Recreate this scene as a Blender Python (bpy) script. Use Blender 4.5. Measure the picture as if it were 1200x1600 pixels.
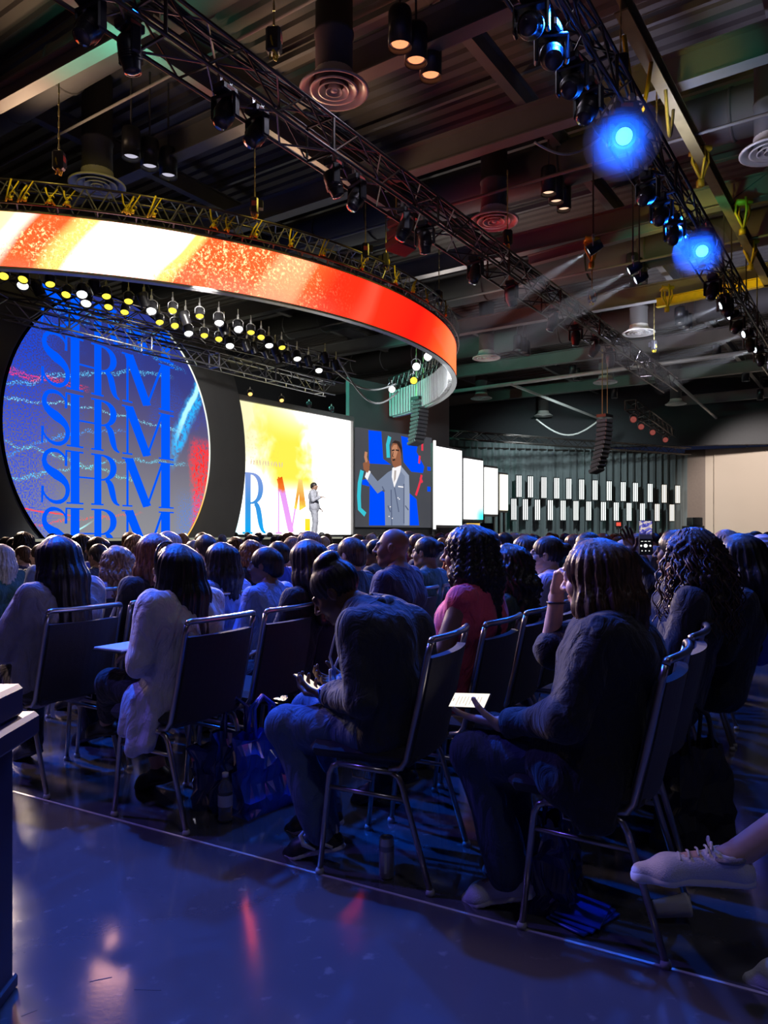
import bpy, math, random
import numpy as np
from mathutils import Vector, Matrix
random.seed(7); RNG = np.random.default_rng(7)
SC = bpy.context.scene; COL = SC.collection
for _o in list(bpy.data.objects): bpy.data.objects.remove(_o)

# ------------------------------------------------------------------ camera
CAMZ, FPX, CX, HY = 1.29, 1150.0, 600.0, 835.0      # eye height, focal length in px, centre column, horizon row
cam = bpy.data.objects.new('camera', bpy.data.cameras.new('camera')); COL.objects.link(cam)
cam.location = (0, 0, CAMZ); cam.rotation_euler = (math.pi/2, 0, 0)
cam.data.sensor_fit = 'VERTICAL'; cam.data.sensor_height = 36.0; cam.data.lens = 36.0*FPX/1600
cam.data.shift_y = (HY-800)/1600; cam.data.clip_start = 0.05; cam.data.clip_end = 300
SC.camera = cam
# ------------------------------------------------------------------ world and exposure
w = bpy.data.worlds.new('hall_dark'); SC.world = w; w.use_nodes = True
w.node_tree.nodes['Background'].inputs[0].default_value = (0.006, 0.008, 0.02, 1)
w.node_tree.nodes['Background'].inputs[1].default_value = 1.0
SC.view_settings.view_transform = 'Standard'; SC.view_settings.look = 'None'
SC.view_settings.exposure = 0.0; SC.view_settings.gamma = 1.0; SC.view_settings.use_curve_mapping = False
SC.cycles.max_bounces = 4; SC.cycles.diffuse_bounces = 2; SC.cycles.glossy_bounces = 3; SC.cycles.adaptive_threshold = .02
SC.cycles.transmission_bounces = 4; SC.cycles.transparent_max_bounces = 8
SC.cycles.caustics_reflective = False; SC.cycles.caustics_refractive = False
SC.cycles.sample_clamp_indirect = 4.0
def spot(name, loc, to, color, energy, angle, blend=0.5, size=0.12, parent=None):
    L = bpy.data.lights.new(name, 'SPOT'); L.color = color; L.energy = energy
    L.spot_size = math.radians(angle); L.spot_blend = blend; L.shadow_soft_size = size
    o = bpy.data.objects.new(name, L); COL.objects.link(o); o.location = loc
    o.rotation_euler = (Vector(to)-Vector(loc)).to_track_quat('-Z', 'Y').to_euler()
    return o
BLUE = (0.006, 0.12, 1.0)
# the blue wash comes from the audience lights on the two long trusses
spot('blue_wash', (-3.75, 6.3, 7.0), (0.3, 2.2, 0.0), BLUE, 3300, 62, 0.6)
spot('blue_wash', (-5.2, 4.3, 7.0), (-1.2, 2.4, 0.0), (0.16, 0.12, 1.0), 1000, 50, 0.6)
spot('blue_wash', (-2.7, 8.0, 7.0), (1.6, 6.0, 0.6), BLUE, 2900, 70, 0.6)
spot('blue_wash', (2.0, 8.2, 7.0), (0.8, 5.4, 0.6), BLUE, 2000, 84, 0.6)
spot('blue_wash', (5.4, 13.4, 7.0), (1.5, 12.0, 0.6), BLUE, 2300, 90, 0.6)
# warm lamps of the stage rig look into the audience
WARM = (1.0, .76, .58)
spot('rig_and_fill_light', (-8.6, 14.6, 5.5), (-.9, 3.6, 0.8), WARM, 7500, 46, 0.7, .5)
spot('rig_and_fill_light', (-3.2, 20.0, 5.4), (.9, 4.2, 0.8), WARM, 11000, 44, 0.7, .5)
spot('rig_and_fill_light', (-9.5, 8.6, 6.2), (-.4, 3.2, 0.9), (1.0, .66, .58), 1600, 40, 0.7, .5)  # added side fill out of view, no rig lamp hangs there
# added overhead fill: some by the can lights, the rest unseen
for p_, e_ in (((.6, 10.4, 8.8), 170), ((8.5, 26.0, 8.8), 400), ((-1.5, 4.0, 8.8), 70), ((1.5, -1.5, 8.8), 110), ((3.2, 6.0, 8.8), 70)):
    spot('overhead_fill', p_, (p_[0], p_[1], 0), (.80, .78, 1.0), e_, 150, .8, .3)
# added fill that brightens the beige end wall
spot('far_end_fill', (19.5, 36.0, 8.4), (24.0, 46.0, 2.6), (1.0, .88, .78), 8000, 62, .6, .3)
spot('far_end_fill', (8.5, 35.5, 8.0), (10.5, 44.0, 3.2), (.82, 1.0, 1.0), 2600, 84, .7, .3)  # added fill that brightens the far drape
# added fill from truss height, brightens the dark roof steel
for p_, q_, e_, c_ in (((-6.5, 13.6, 8.0), (-5.0, 12.0, 11), 150, (1, .68, .42)), ((-2.0, 15.6, 8.0), (-.6, 13.5, 11), 150, (1, .68, .42)), ((1.8, 22.5, 8.0), (3, 22, 11), 180, (.9, .82, .8)), ((-1.5, 10.3, 7.7), (-2.5, 8.5, 11), 110, (1, .68, .44)),
                       ((5.5, 13.8, 7.7), (6.5, 13, 11), 140, (.62, .66, 1)), ((9.5, 25, 7.7), (9, 28, 11), 260, (.75, .8, 1)), ((12, 24, 7.7), (14, 27, 11), 220, (.6, .66, 1))):
    spot('roof_fill', p_, q_, c_, e_, 150, .9, .3)
# added wash that lifts the charcoal scenery
spot('scenery_fill', (-3.6, 14.8, 6.1), (-6.2, 21.0, 3.4), (1.0, .93, .86), 1500, 95, .8, .3)
spot('scenery_fill', (1.6, 21.4, 6.2), (1.0, 31.0, 3.2), (.85, .92, 1.0), 900, 90, .8, .3)

# ------------------------------------------------------------------ helpers
def at(px, py, Y): return Vector(((px-CX)/FPX*Y, Y, CAMZ+(HY-py)/FPX*Y))      # pixel + distance -> point
def lvl(px, py, Z):                                                            # pixel + height -> point
    Y = FPX*(Z-CAMZ)/(HY-py); return at(px, py, Y)

class MB:
    def __init__(s): s.v = []; s.f = []; s.m = []; s.uv = None
    def add(s, vs, fs, mi=0):
        n = len(s.v); s.v += [tuple(p) for p in vs]; s.f += [tuple(i+n for i in f) for f in fs]; s.m += [mi]*len(fs); return s
    def box(s, c, d, R=None, mi=0):
        x, y, z = d[0]/2, d[1]/2, d[2]/2
        vs = [Vector((a*x, b*y, e*z)) for a in (-1, 1) for b in (-1, 1) for e in (-1, 1)]
        if R is not None: vs = [R @ p for p in vs]
        c = Vector(c)
        return s.add([p+c for p in vs], [(0,1,3,2), (4,6,7,5), (0,4,5,1), (2,3,7,6), (0,2,6,4), (1,5,7,3)], mi)
    def rbox(s, c, d, b, R=None, mi=0):                     # box with chamfered edges (24 vertices)
        h = [d[0]/2, d[1]/2, d[2]/2]; b = min(b, *h); vs = []; idx = {}
        for sx in (-1, 1):
            for sy in (-1, 1):
                for sz in (-1, 1):
                    for ax in range(3):
                        p = [sx*(h[0]-b), sy*(h[1]-b), sz*(h[2]-b)]; p[ax] = (sx, sy, sz)[ax]*h[ax]
                        idx[(sx, sy, sz, ax)] = len(vs); vs.append(Vector(p))
        fs = []
        for ax in range(3):
            u, v = (ax+1) % 3, (ax+2) % 3
            for sg in (-1, 1):
                q = []
                for a, e in ((-1,-1), (1,-1), (1,1), (-1,1)):
                    k = [0,0,0]; k[ax] = sg; k[u] = a; k[v] = e; q.append(idx[(*k, ax)])
                fs.append(q if sg > 0 else q[::-1])
        for ax in range(3):
            u, v = (ax+1) % 3, (ax+2) % 3
            for a in (-1, 1):
                for e in (-1, 1):
                    k0 = [0,0,0]; k0[u] = a; k0[v] = e; k1 = list(k0); k0[ax] = -1; k1[ax] = 1
                    q = [idx[(*k0, u)], idx[(*k1, u)], idx[(*k1, v)], idx[(*k0, v)]]
                    fs.append(q if a*e > 0 else q[::-1])
        for sx in (-1, 1):
            for sy in (-1, 1):
                for sz in (-1, 1):
                    q = [idx[(sx, sy, sz, 0)], idx[(sx, sy, sz, 1)], idx[(sx, sy, sz, 2)]]
                    fs.append(q if sx*sy*sz > 0 else q[::-1])
        if R is not None: vs = [R @ p for p in vs]
        c = Vector(c); return s.add([p+c for p in vs], fs, mi)
    def bar(s, a, b, w, h=None, mi=0, up=(0,0,1)):
        a, b = Vector(a), Vector(b); h = h or w; z = (b-a); L = z.length; z.normalize()
        u = Vector(up)
        if abs(z.dot(u)) > .98: u = Vector((1, 0, 0))
        x = z.cross(u).normalized(); y = x.cross(z)
        R = Matrix((x, y, z)).transposed()
        return s.box((a+b)/2, (w, h, L), R, mi)
    def tube(s, pts, r, n=8, mi=0, cap=True, closed=False):
        pts = [Vector(p) for p in pts]; N = len(pts); rr = r if hasattr(r, '__len__') else [r]*N
        vs = []; prev = None
        for i, p in enumerate(pts):
            if closed: t = pts[(i+1) % N]-pts[i-1]
            else: t = pts[min(i+1, N-1)]-pts[max(i-1, 0)]
            if t.length < 1e-9: t = Vector((0, 0, 1))
            t.normalize()
            if prev is None:
                u = Vector((0, 0, 1)) if abs(t.z) < .9 else Vector((1, 0, 0)); x = t.cross(u).normalized()
            else:
                x = prev-t*prev.dot(t); x = x.normalized() if x.length > 1e-6 else t.orthogonal().normalized()
            prev = x; y = t.cross(x)
            for k in range(n):
                an = 2*math.pi*k/n; vs.append(p+(x*math.cos(an)+y*math.sin(an))*rr[i])
        fs = []
        for i in range(N if closed else N-1):
            j = (i+1) % N
            for k in range(n):
                l = (k+1) % n; fs.append((i*n+k, i*n+l, j*n+l, j*n+k))
        if cap and not closed:
            fs.append(tuple(range(n))[::-1]); fs.append(tuple((N-1)*n+k for k in range(n)))
        return s.add(vs, fs, mi)
    def lathe(s, prof, n=20, M=None, mi=0, cap=True):       # prof = [(radius, z)], axis z
        vs = []; fs = []
        for r, z in prof:
            for k in range(n):
                an = 2*math.pi*k/n; vs.append(Vector((r*math.cos(an), r*math.sin(an), z)))
        for i in range(len(prof)-1):
            for k in range(n):
                l = (k+1) % n; fs.append((i*n+k, i*n+l, (i+1)*n+l, (i+1)*n+k))
        if cap:
            fs.append(tuple(range(n))[::-1]); fs.append(tuple((len(prof)-1)*n+k for k in range(n)))
        if M is not None: vs = [M @ p for p in vs]
        return s.add(vs, fs, mi)
    def ball(s, c, r, n=10, m=7, R=None, mi=0):
        r = r if hasattr(r, '__len__') else (r, r, r); c = Vector(c); vs = []; fs = []
        for i in range(m+1):
            th = math.pi*i/m
            for k in range(n):
                an = 2*math.pi*k/n
                p = Vector((r[0]*math.sin(th)*math.cos(an), r[1]*math.sin(th)*math.sin(an), r[2]*math.cos(th)))
                vs.append((R @ p if R is not None else p)+c)
        for i in range(m):
            for k in range(n):
                l = (k+1) % n; fs.append((i*n+k, (i+1)*n+k, (i+1)*n+l, i*n+l))
        return s.add(vs, fs, mi)
    def prism(s, poly, y0, y1, mi=0):                        # polygon in x,z given thickness along y (front = y0 side)
        n = len(poly); vs = [(x, y0, z) for x, z in poly]+[(x, y1, z) for x, z in poly]
        fs = [tuple(range(n)), tuple(range(n, 2*n))[::-1]]
        fs += [(i, n+i, n+(i+1) % n, (i+1) % n) for i in range(n)]
        return s.add(vs, fs, mi)
    def strip(s, pts, wd, y0, y1, mi=0):                     # flat stroke in x,z with a width at each point
        n = len(pts); L = []; Rr = []
        for i in range(n):
            a = pts[max(i-1, 0)]; b = pts[min(i+1, n-1)]; dx, dz = b[0]-a[0], b[1]-a[1]; l = math.hypot(dx, dz) or 1
            h = (wd[i] if hasattr(wd, '__len__') else wd)/2
            L.append((pts[i][0]-dz/l*h, pts[i][1]+dx/l*h)); Rr.append((pts[i][0]+dz/l*h, pts[i][1]-dx/l*h))
        for i in range(n-1): s.prism([L[i], Rr[i], Rr[i+1], L[i+1]], y0, y1, mi)
        return s
    def mesh(s, name, smooth=False):
        me = bpy.data.meshes.new(name); me.from_pydata(s.v, [], s.f)
        if any(s.m): me.polygons.foreach_set('material_index', s.m)
        if smooth: me.polygons.foreach_set('use_smooth', [True]*len(s.f))
        me.update(); return me
    def build(s, name, mat, parent=None, smooth=False, **k): return mk(name, s.mesh(name, smooth), mat, parent, **k)

def tag(o, label=None, cat=None, group=None, kind=None):
    if label: o['label'] = label
    if cat: o['category'] = cat
    if group: o['group'] = group
    if kind: o['kind'] = kind
    return o
def mk(name, me, mat, parent=None, loc=None, rot=None, label=None, cat=None, group=None, kind=None, own=False):
    o = bpy.data.objects.new(name, me); COL.objects.link(o)
    if mat is not None and not own:
        if len(me.materials) == 0:
            for m in (mat if isinstance(mat, (list, tuple)) else [mat]): me.materials.append(m)
    elif mat is not None:
        if len(me.materials) == 0: me.materials.append(mat)
        o.material_slots[0].link = 'OBJECT'; o.material_slots[0].material = mat
    if parent is not None: o.parent = parent
    if loc is not None: o.location = loc
    if rot is not None: o.rotation_euler = rot
    return tag(o, label, cat, group, kind)
def empty(name, loc=(0,0,0), rz=0.0, label=None, cat=None, group=None, kind=None):
    o = bpy.data.objects.new(name, None); COL.objects.link(o); o.empty_display_size = .1
    o.location = loc; o.rotation_euler = (0, 0, rz); return tag(o, label, cat, group, kind)
def copy_tree(o, parent=None):
    c = o.copy(); COL.objects.link(c)
    if parent is not None: c.parent = parent
    for ch in list(o.children): copy_tree(ch, c)
    return c

# ------------------------------------------------------------------ materials
class NT:
    def __init__(s, name):
        s.mat = bpy.data.materials.new(name); s.mat.use_nodes = True; s.t = s.mat.node_tree; s.t.nodes.clear()
        s.out = s.t.nodes.new('ShaderNodeOutputMaterial')
    def n(s, typ, props=None, **ins):
        d = s.t.nodes.new(typ)
        for k, v in (props or {}).items(): setattr(d, k, v)
        for k, v in ins.items():
            key = int(k[1:]) if k[0] == 'i' and k[1:].isdigit() else k.replace('_', ' ')
            sk = d.inputs[key]
            if isinstance(v, bpy.types.NodeSocket): s.t.links.new(v, sk)
            else: sk.default_value = v
        return d
    def math(s, op, a, b=0.0, clamp=False):
        return s.n('ShaderNodeMath', {'operation': op, 'use_clamp': clamp}, i0=a, i1=b).outputs[0]
    def step(s, x, lo, hi): return s.n('ShaderNodeMapRange', {'interpolation_type': 'SMOOTHSTEP'}, Value=x, From_Min=lo, From_Max=hi).outputs[0]
    def band(s, x, c, w): return s.step(s.math('ABSOLUTE', s.math('SUBTRACT', x, c)), w, w*.4)
    def mix(s, f, a, b, mode='MIX'):
        d = s.t.nodes.new('ShaderNodeMix'); d.data_type = 'RGBA'; d.blend_type = mode
        for k, v in ((0, f), (6, a), (7, b)):
            if isinstance(v, bpy.types.NodeSocket): s.t.links.new(v, d.inputs[k])
            elif k == 0: d.inputs[k].default_value = v
            else: d.inputs[k].default_value = (*v, 1) if len(v) == 3 else v
        return d.outputs[2]
    def ramp(s, f, stops, interp='LINEAR'):
        d = s.t.nodes.new('ShaderNodeValToRGB'); s.t.links.new(f, d.inputs[0]); e = d.color_ramp; e.interpolation = interp
        while len(e.elements) < len(stops): e.elements.new(.5)
        for el, (p, c) in zip(e.elements, stops): el.position = p; el.color = (*c, 1) if len(c) == 3 else c
        return d.outputs[0]
    def noise(s, vec, scale, detail=2.0, rough=.5, dist=0.0):
        return s.n('ShaderNodeTexNoise', None, Vector=vec, Scale=scale, Detail=detail, Roughness=rough, Distortion=dist).outputs[0]
    def obj(s): return s.n('ShaderNodeTexCoord').outputs['Object']
    def sep(s, v): d = s.n('ShaderNodeSeparateXYZ', None, Vector=v); return d.outputs
    def emit(s, col, strength):
        e = s.n('ShaderNodeEmission', None, Color=col, Strength=strength); s.t.links.new(e.outputs[0], s.out.inputs[0]); return s.mat
def mat(name, col, rough=.6, metal=0.0, var=.12, scale=8.0, bump=0.0, bscale=60.0, spec=.5, coat=0.0, sheen=0.0, rvar=0.0, stretch=None):
    g = NT(name); v = g.obj()
    if stretch: v = g.n('ShaderNodeMapping', None, Vector=v, Scale=stretch).outputs[0]
    nz = g.noise(v, scale, 3.0)
    c = g.mix(nz, tuple(max(0, x*(1-var)) for x in col), tuple(min(1, x*(1+var)) for x in col))
    b = g.n('ShaderNodeBsdfPrincipled', None, Base_Color=c, Roughness=rough, Metallic=metal)
    b.inputs['Specular IOR Level'].default_value = spec
    if coat: b.inputs['Coat Weight'].default_value = coat; b.inputs['Coat Roughness'].default_value = .08
    if sheen: b.inputs['Sheen Weight'].default_value = sheen
    if rvar:
        rr = g.n('ShaderNodeMapRange', None, Value=g.noise(v, scale*.4, 4.0), To_Min=rough-rvar, To_Max=rough+rvar).outputs[0]
        g.t.links.new(rr, b.inputs['Roughness'])
    if bump:
        bp = g.n('ShaderNodeBump', None, Strength=bump, Distance=.01, Height=g.noise(v, bscale, 3.0))
        g.t.links.new(bp.outputs[0], b.inputs['Normal'])
    g.t.links.new(b.outputs[0], g.out.inputs[0]); return g.mat
def glow(name, col, strength=1.0):
    g = NT(name); return g.emit((*col, 1), strength)

M = {}
M['deck'] = mat('roof_deck_steel', (.17, .15, .135), .75, var=.2, scale=.8)
M['steel'] = mat('painted_roof_steel', (.20, .19, .185), .6, var=.2, scale=1.5)
M['duct'] = mat('dark_duct_paint', (.11, .105, .105), .65, var=.15, scale=1.2)
M['truss_black'] = mat('black_truss_paint', (.12, .105, .10), .34, .85, var=.2, spec=.6)
M['truss_alu'] = mat('bare_aluminium_truss', (.42, .42, .43), .35, .8, var=.15)
M['fixture'] = mat('black_fixture_plastic', (.022, .022, .026), .35, var=.2, spec=.6)
M['yellow'] = mat('yellow_lit_rigging', (.75, .56, .03), .45, .2, var=.2)  # yellow light on the metal is put into the base colour
M['chain'] = mat('zinc_chain', (.55, .47, .2), .4, .7)  # yellow-lit tint is put into the zinc colour
M['red_sticker'] = mat('red_sticker', (.6, .10, .08), .5)
M['cable'] = mat('black_cable_rubber', (.03, .03, .032), .5)
M['lens_dark'] = mat('dark_lens_glass', (.05, .04, .06), .06, spec=.8)
M['white_metal'] = mat('white_enamel', (.82, .8, .78), .35, var=.06, spec=.6)
M['pipe_white'] = mat('pale_pipe', (.55, .55, .54), .4, .2)
M['drape'] = mat('black_stage_drape', (.03, .033, .036), .9, var=.2, scale=2)
M['scenic'] = mat('charcoal_scenic_flat', (.115, .115, .118), .75, var=.1, scale=1.5)
M['stage_black'] = mat('black_stage_fascia', (.03, .03, .032), .7)
M['chrome'] = mat('satin_chair_metal', (.42, .39, .37), .28, .9, var=.12, scale=20)
M['chair_fabric'] = mat('charcoal_chair_fabric', (.020, .019, .026), .85, var=.3, scale=70, bump=.25, bscale=300, sheen=.15)
M['rubber'] = mat('pale_rubber_foot', (.5, .5, .5), .6)
# ================================================================== the hall
RDIR = Vector((.564, .826, 0)); FDIR = Vector((-.826, .564, 0))          # along the trusses; towards the stage
RANG = math.atan2(RDIR.y, RDIR.x); FANG = math.atan2(FDIR.y, FDIR.x)
RF = Matrix((RDIR, FDIR, Vector((0, 0, 1)))).transposed()                 # columns: R, F, up
def rf(r, f, z=0.0): return RDIR*r+FDIR*f+Vector((0, 0, z))
def tor(p): return Vector((p[0]*RDIR.x+p[1]*RDIR.y, p[0]*FDIR.x+p[1]*FDIR.y, p[2] if len(p) > 2 else 0))

# floor: sealed dark concrete
g = NT('sealed_dark_concrete'); v = g.obj()
n1 = g.noise(v, .7, 5.0); n2 = g.noise(v, 14.0, 4.0); n3 = g.noise(v, 60.0, 3.0)
c = g.mix(n1, (.07, .07, .08), (.12, .118, .128)); c = g.mix(g.step(n2, .62, .75), c, (.17, .165, .17))
ro = g.n('ShaderNodeMapRange', None, Value=n2, To_Min=.10, To_Max=.20).outputs[0]
b = g.n('ShaderNodeBsdfPrincipled', None, Base_Color=c, Roughness=ro); b.inputs['Specular IOR Level'].default_value = .9; b.inputs['Coat Weight'].default_value = .7; b.inputs['Coat Roughness'].default_value = .10; b.inputs['Coat IOR'].default_value = 1.6
bp = g.n('ShaderNodeBump', None, Strength=.05, Distance=.003, Height=g.math('ADD', n3, g.math('MULTIPLY', n2, 2.0)))
g.t.links.new(bp.outputs[0], b.inputs['Normal']); g.t.links.new(b.outputs[0], g.out.inputs[0]); M['floor'] = g.mat
MB().box((8, 22, -.1), (70, 66, .2)).build('floor', M['floor'], kind='structure')
# floor scratches
sa = Vector((-1.73, 3.618, 0)); sb = Vector((1.075, 2.06, 0)); sd = (sb-sa).normalized()
MB().bar(sa-sd*4+Vector((0,0,.001)), sb+sd*2.5+Vector((0,0,.001)), .012, .003).build('trim_1', mat('floor_strip_metal', (.75, .72, .68), .45, .4), kind='structure')

# ceiling: ribbed steel deck
CZ = 10.9
mb = MB(); x0, x1, pitch = -10, 62, .36; n = int((x1-x0)/pitch)
prof = []
for i in range(n):
    r = x0+i*pitch; prof += [(r, CZ), (r+.2, CZ), (r+.23, CZ+.08), (r+.33, CZ+.08)]
vs = [rf(r, -38, z) for r, z in prof]+[rf(r, 32, z) for r, z in prof]; k = len(prof)
mb.add(vs, [(i, k+i, k+i+1, i+1) for i in range(k-1)])
mb.build('ceiling', M['deck'], kind='structure')
MB().box(rf(26, -3, CZ+.25), (72, 70, .1), RF.to_3x3()).build('roof_slab', M['drape'], kind='structure')

# roof steel: girders run towards the stage, joists cross them
def ibeam(a, b, h, wd, t=.03):
    m = MB(); up = Vector((0, 0, 1))
    m.bar(a, b, t, h); m.bar(a+up*(h/2), b+up*(h/2), wd, t); m.bar(a-up*(h/2), b-up*(h/2), wd, t); return m
for r in (4.4, 10.4, 13.8, 19.5, 26, 33, 40, 48, 56):
    o = ibeam(rf(r, -30, 9.55), rf(r, 30, 9.55), .55, .30).build('roof_girder', M['steel'], kind='structure')
for f in (-24, -18, -12, -6.5, -1.2, 1.6, 6.2, 10.5, 15, 20):
    o = ibeam(rf(-8, f, 10.35), rf(60, f, 10.35), .42, .2).build('roof_joist', M['steel'], kind='structure')
for r in np.arange(-4, 60, 3.0):
    MB().bar(rf(r, -30, 10.75), rf(r, 30, 10.75), .09, .12).build('roof_purlin', M['steel'], kind='structure')
ibeam(lvl(60, -45, 9.0), lvl(620, 330, 9.0), .3, .24).build('roof_beam', M['steel'], kind='structure')
ibeam(lvl(-40, 176, 9.0), lvl(250, 15, 9.0), .3, .24).build('roof_beam', M['steel'], kind='structure')
# diagonal knee braces between joists and girders near the camera
for r, f, s in ((10.4, 1.6, 1), (10.4, 6.2, -1), (13.8, -6.5, 1), (13.8, -1.2, -1), (19.5, 1.6, 1), (19.5, -6.5, 1), (4.4, 6.2, 1), (10.4, -6.5, -1)):
    MB().bar(rf(r, f, 10.3), rf(r, f+1.6*s, 9.4), .11, .11).build('knee_brace', M['steel'], kind='structure')
# walls around the hall
wl = mat('dark_hall_wall', (.05, .052, .06), .85)
MB().bar(rf(-9.8, -38, 5.5), rf(-9.8, 32, 5.5), .2, 11.0).build('wall_back', wl, kind='structure')
MB().bar(rf(-10, -30, 5.5), rf(62, -30, 5.5), .2, 11.0).build('wall_right', wl, kind='structure')
MB().bar(rf(-10, 27.5, 5.5), rf(62, 27.5, 5.5), .2, 11.0).build('wall_left', wl, kind='structure')
# far end: beige wall below a dark header, brown return
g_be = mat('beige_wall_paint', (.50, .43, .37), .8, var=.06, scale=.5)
yb = 48.0
xb0 = at(1102, 800, yb).x; xb1 = at(1330, 800, yb-2).x
MB().bar((xb0, yb, 3.4), (xb1, yb-4.0, 3.4), .3, 6.85).build('wall_far', g_be, kind='structure')
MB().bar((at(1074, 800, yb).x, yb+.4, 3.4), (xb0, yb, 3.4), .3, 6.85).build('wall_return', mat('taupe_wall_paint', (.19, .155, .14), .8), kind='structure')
MB().bar((at(640, 800, yb).x, yb+.6, 9.2), (xb1+1, yb-4.1, 9.2), .5, 4.8).build('wall_header', wl, kind='structure')
for px in (1116, 1148): 
    MB().bar(at(px, 0, yb-.3-(px-1102)*.011).xy.to_3d()+Vector((0,0,.0)), at(px, 0, yb-.3-(px-1102)*.011).xy.to_3d()+Vector((0,0,6.8)), .06, .05).build('trim_2', g_be, kind='structure')

# ------------------------------------------------------------------ ducts, diffusers, can lights
def diffuser(p, d, label, duct_top=CZ-.02, wd=.62):
    t = empty('air_diffuser', p, 0, label, 'air diffuser', 'round ceiling air diffusers')
    R = d/2
    MB().lathe([(R*.56, .30), (R*.58, .20), (R*.86, .06), (R*1.0, .03), (R*1.0, .0), (R*.94, -.005), (R*.80, .06), (R*.72, .10)], 32, cap=False).build('outer_cone', M['white_metal'], t, True)
    for rr, z in ((.70, .0), (.46, -.01), (.24, -.02)):
        MB().lathe([(R*rr*.66, .11+z), (R*rr*.9, .03+z), (R*rr, .015+z), (R*rr, .0+z), (R*rr*.9, .005+z), (R*rr*.6, .10+z)], 28, cap=False).build('cone_ring', M['white_metal'], t, True)
    MB().lathe([(.02, .05), (R*.1, .03), (R*.1, .0), (.01, -.01)], 16).build('centre_cap', M['white_metal'], t, True)
    MB().lathe([(R*.56, .30), (R*.56, .12)], 24).build('throat', M['duct'], t, True)
    MB().lathe([(wd/2, .26), (wd/2, .9), (wd/2+.02, .9), (wd/2+.02, .96), (wd/2, .96), (wd/2, duct_top-p[2])], 24).build('drop_duct', M['duct'], t, True)
    return t
DZ = 8.6
for px, py, lab in ((522, 143, 'large white ring diffuser below a dark duct near the middle roof truss'),
                    (772, 347, 'white ring diffuser right behind the long black truss, under the girder'),
                    (152, 291, 'ring diffuser hanging behind the curved banner at far left'),
                    (998, 521, 'ring diffuser at the foot of the green-lit duct'),
                    (760, 560, 'ring diffuser just right of the curved red banner end'),
                    (752, 623, 'flat-looking diffuser beneath the pale pipe, beside the banner frame'),
                    (946, 598, 'pale diffuser under the middle of the pale pipe'),
                    (849, 650, 'small far diffuser above the hanging cable loop'),
                    (1056, 632, 'small far diffuser beside the short red-lit truss'),
                    (1110, 664, 'farthest small diffuser close to the beige wall'),
                    (1097, 684, 'tiny far diffuser low above the beige wall edge'),
                    (930, 686, 'small far diffuser behind the hanging speaker column'),
                    (1206, 238, 'ring diffuser cut off by the picture edge at upper right')):
    diffuser(lvl(px, py, DZ), 1.15, lab)
cone_hot = glow('warm_lamp_face', (1.0, .30, .13), 1.6); cone_pale = glow('pale_lamp_face', (.75, .72, .9), .75); cone_white = glow('white_lamp_face', (1, .96, .9), 1.6)
cone_peach = glow('peach_lamp_face', (1.0, .62, .42), 1.2)
def can(p, d, face, label, group):
    t = empty('can_light', p, 0, label, 'can light', group); R = d/2
    MB().lathe([(R*.93, .10), (R*.97, .012), (R, .0), (R, .55), (R*.9, .6), (.03, .62)], 20, cap=False).build('housing', M['fixture'], t, True)
    MB().lathe([(R*.93, .09), (.01, .10)], 20, cap=False).build('reflector', M['white_metal'], t, True)
    MB().lathe([(.01, .075), (R*.72, .075)], 20, cap=False).build('lamp_face', face, t)
    MB().tube([(0, 0, .6), (0, 0, CZ+.04-p[2])], .02, 6).build('stem', M['duct'], t)
for grp, face, pts, d in (
    ('orange can lights beside the big diffuser', cone_hot, ((625, 75), (650, 99), (673, 122)), .37),
    ('pale can lights above the curved banner', cone_pale, ((205, 248), (234, 263), (263, 277)), .37),
    ('peach can lights behind the long truss', cone_peach, ((857, 304), (869, 317), (881, 329)), .34),
    ('white can lights right of the green duct', cone_white, ((1062, 506), (1068, 512), (1074, 516)), .36),
    ('yellow-lit can lights at the green duct', cone_white, ((988, 429), (995, 436), (1001, 442)), .36),
    ('white can lights beyond the banner tip', cone_white, ((808, 547), (817, 551), (822, 555)), .36),
    ('white can lights over the far hall', cone_white, ((895, 590), (901, 595), (960, 622), (1120, 561), (1112, 650), (1140, 676), (1030, 601), (1165, 596), (1188, 625)), .36)):
    for i, (px, py) in enumerate(pts):
        nm = ('highest', 'middle', 'lowest')[i] if len(pts) == 3 else None; od = ('nearer', 'second', 'third', 'fourth', 'fifth', 'sixth', 'seventh', 'eighth', 'ninth')[i]
        can(lvl(px, py, 8.9), d, face, (nm+' of the three '+grp) if nm else od+' small white can light over the far hall', grp)
# long round ducts under the deck
for i, (r, f0, f1, z, R) in enumerate(((8.0, 2.5, 24, 10.0, .42), (16.5, -22, 22, 9.9, .5), (23, -24, 24, 9.9, .5), (30, -24, 24, 9.9, .5))):
    m = MB(); m.tube([rf(r, f0, z), rf(r, f1, z)], R, 20)
    for f in np.arange(f0+1.2, f1, 1.8): m.tube([rf(r, f-.03, z), rf(r, f+.03, z)], R+.025, 20)
    m.build('air_duct', M['duct'], None, True, kind='structure')
# sprinkler and hanger pipes
for i, (a, b, R) in enumerate(((lvl(690, 614, 8.5), lvl(1240, 541, 8.5), .09), (lvl(798, 600, 8.45), lvl(1032, 692, 8.45), .07), (lvl(1046, 588, 8.45), lvl(1168, 697, 8.45), .08),
                               (rf(7.1, -20, 9.1), rf(7.1, 20, 9.1), .03), (rf(8.4, -20, 9.2), rf(8.4, 20, 9.2), .025), (rf(15.3, -20, 9.1), rf(15.3, 22, 9.1), .035), (rf(21.5, -20, 9.1), rf(21.5, 22, 9.1), .035))):
    MB().tube([a, b], R, 10).build('ceiling_pipe', M['pipe_white'] if R > .05 else M['steel'], None, True, kind='structure')
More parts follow.
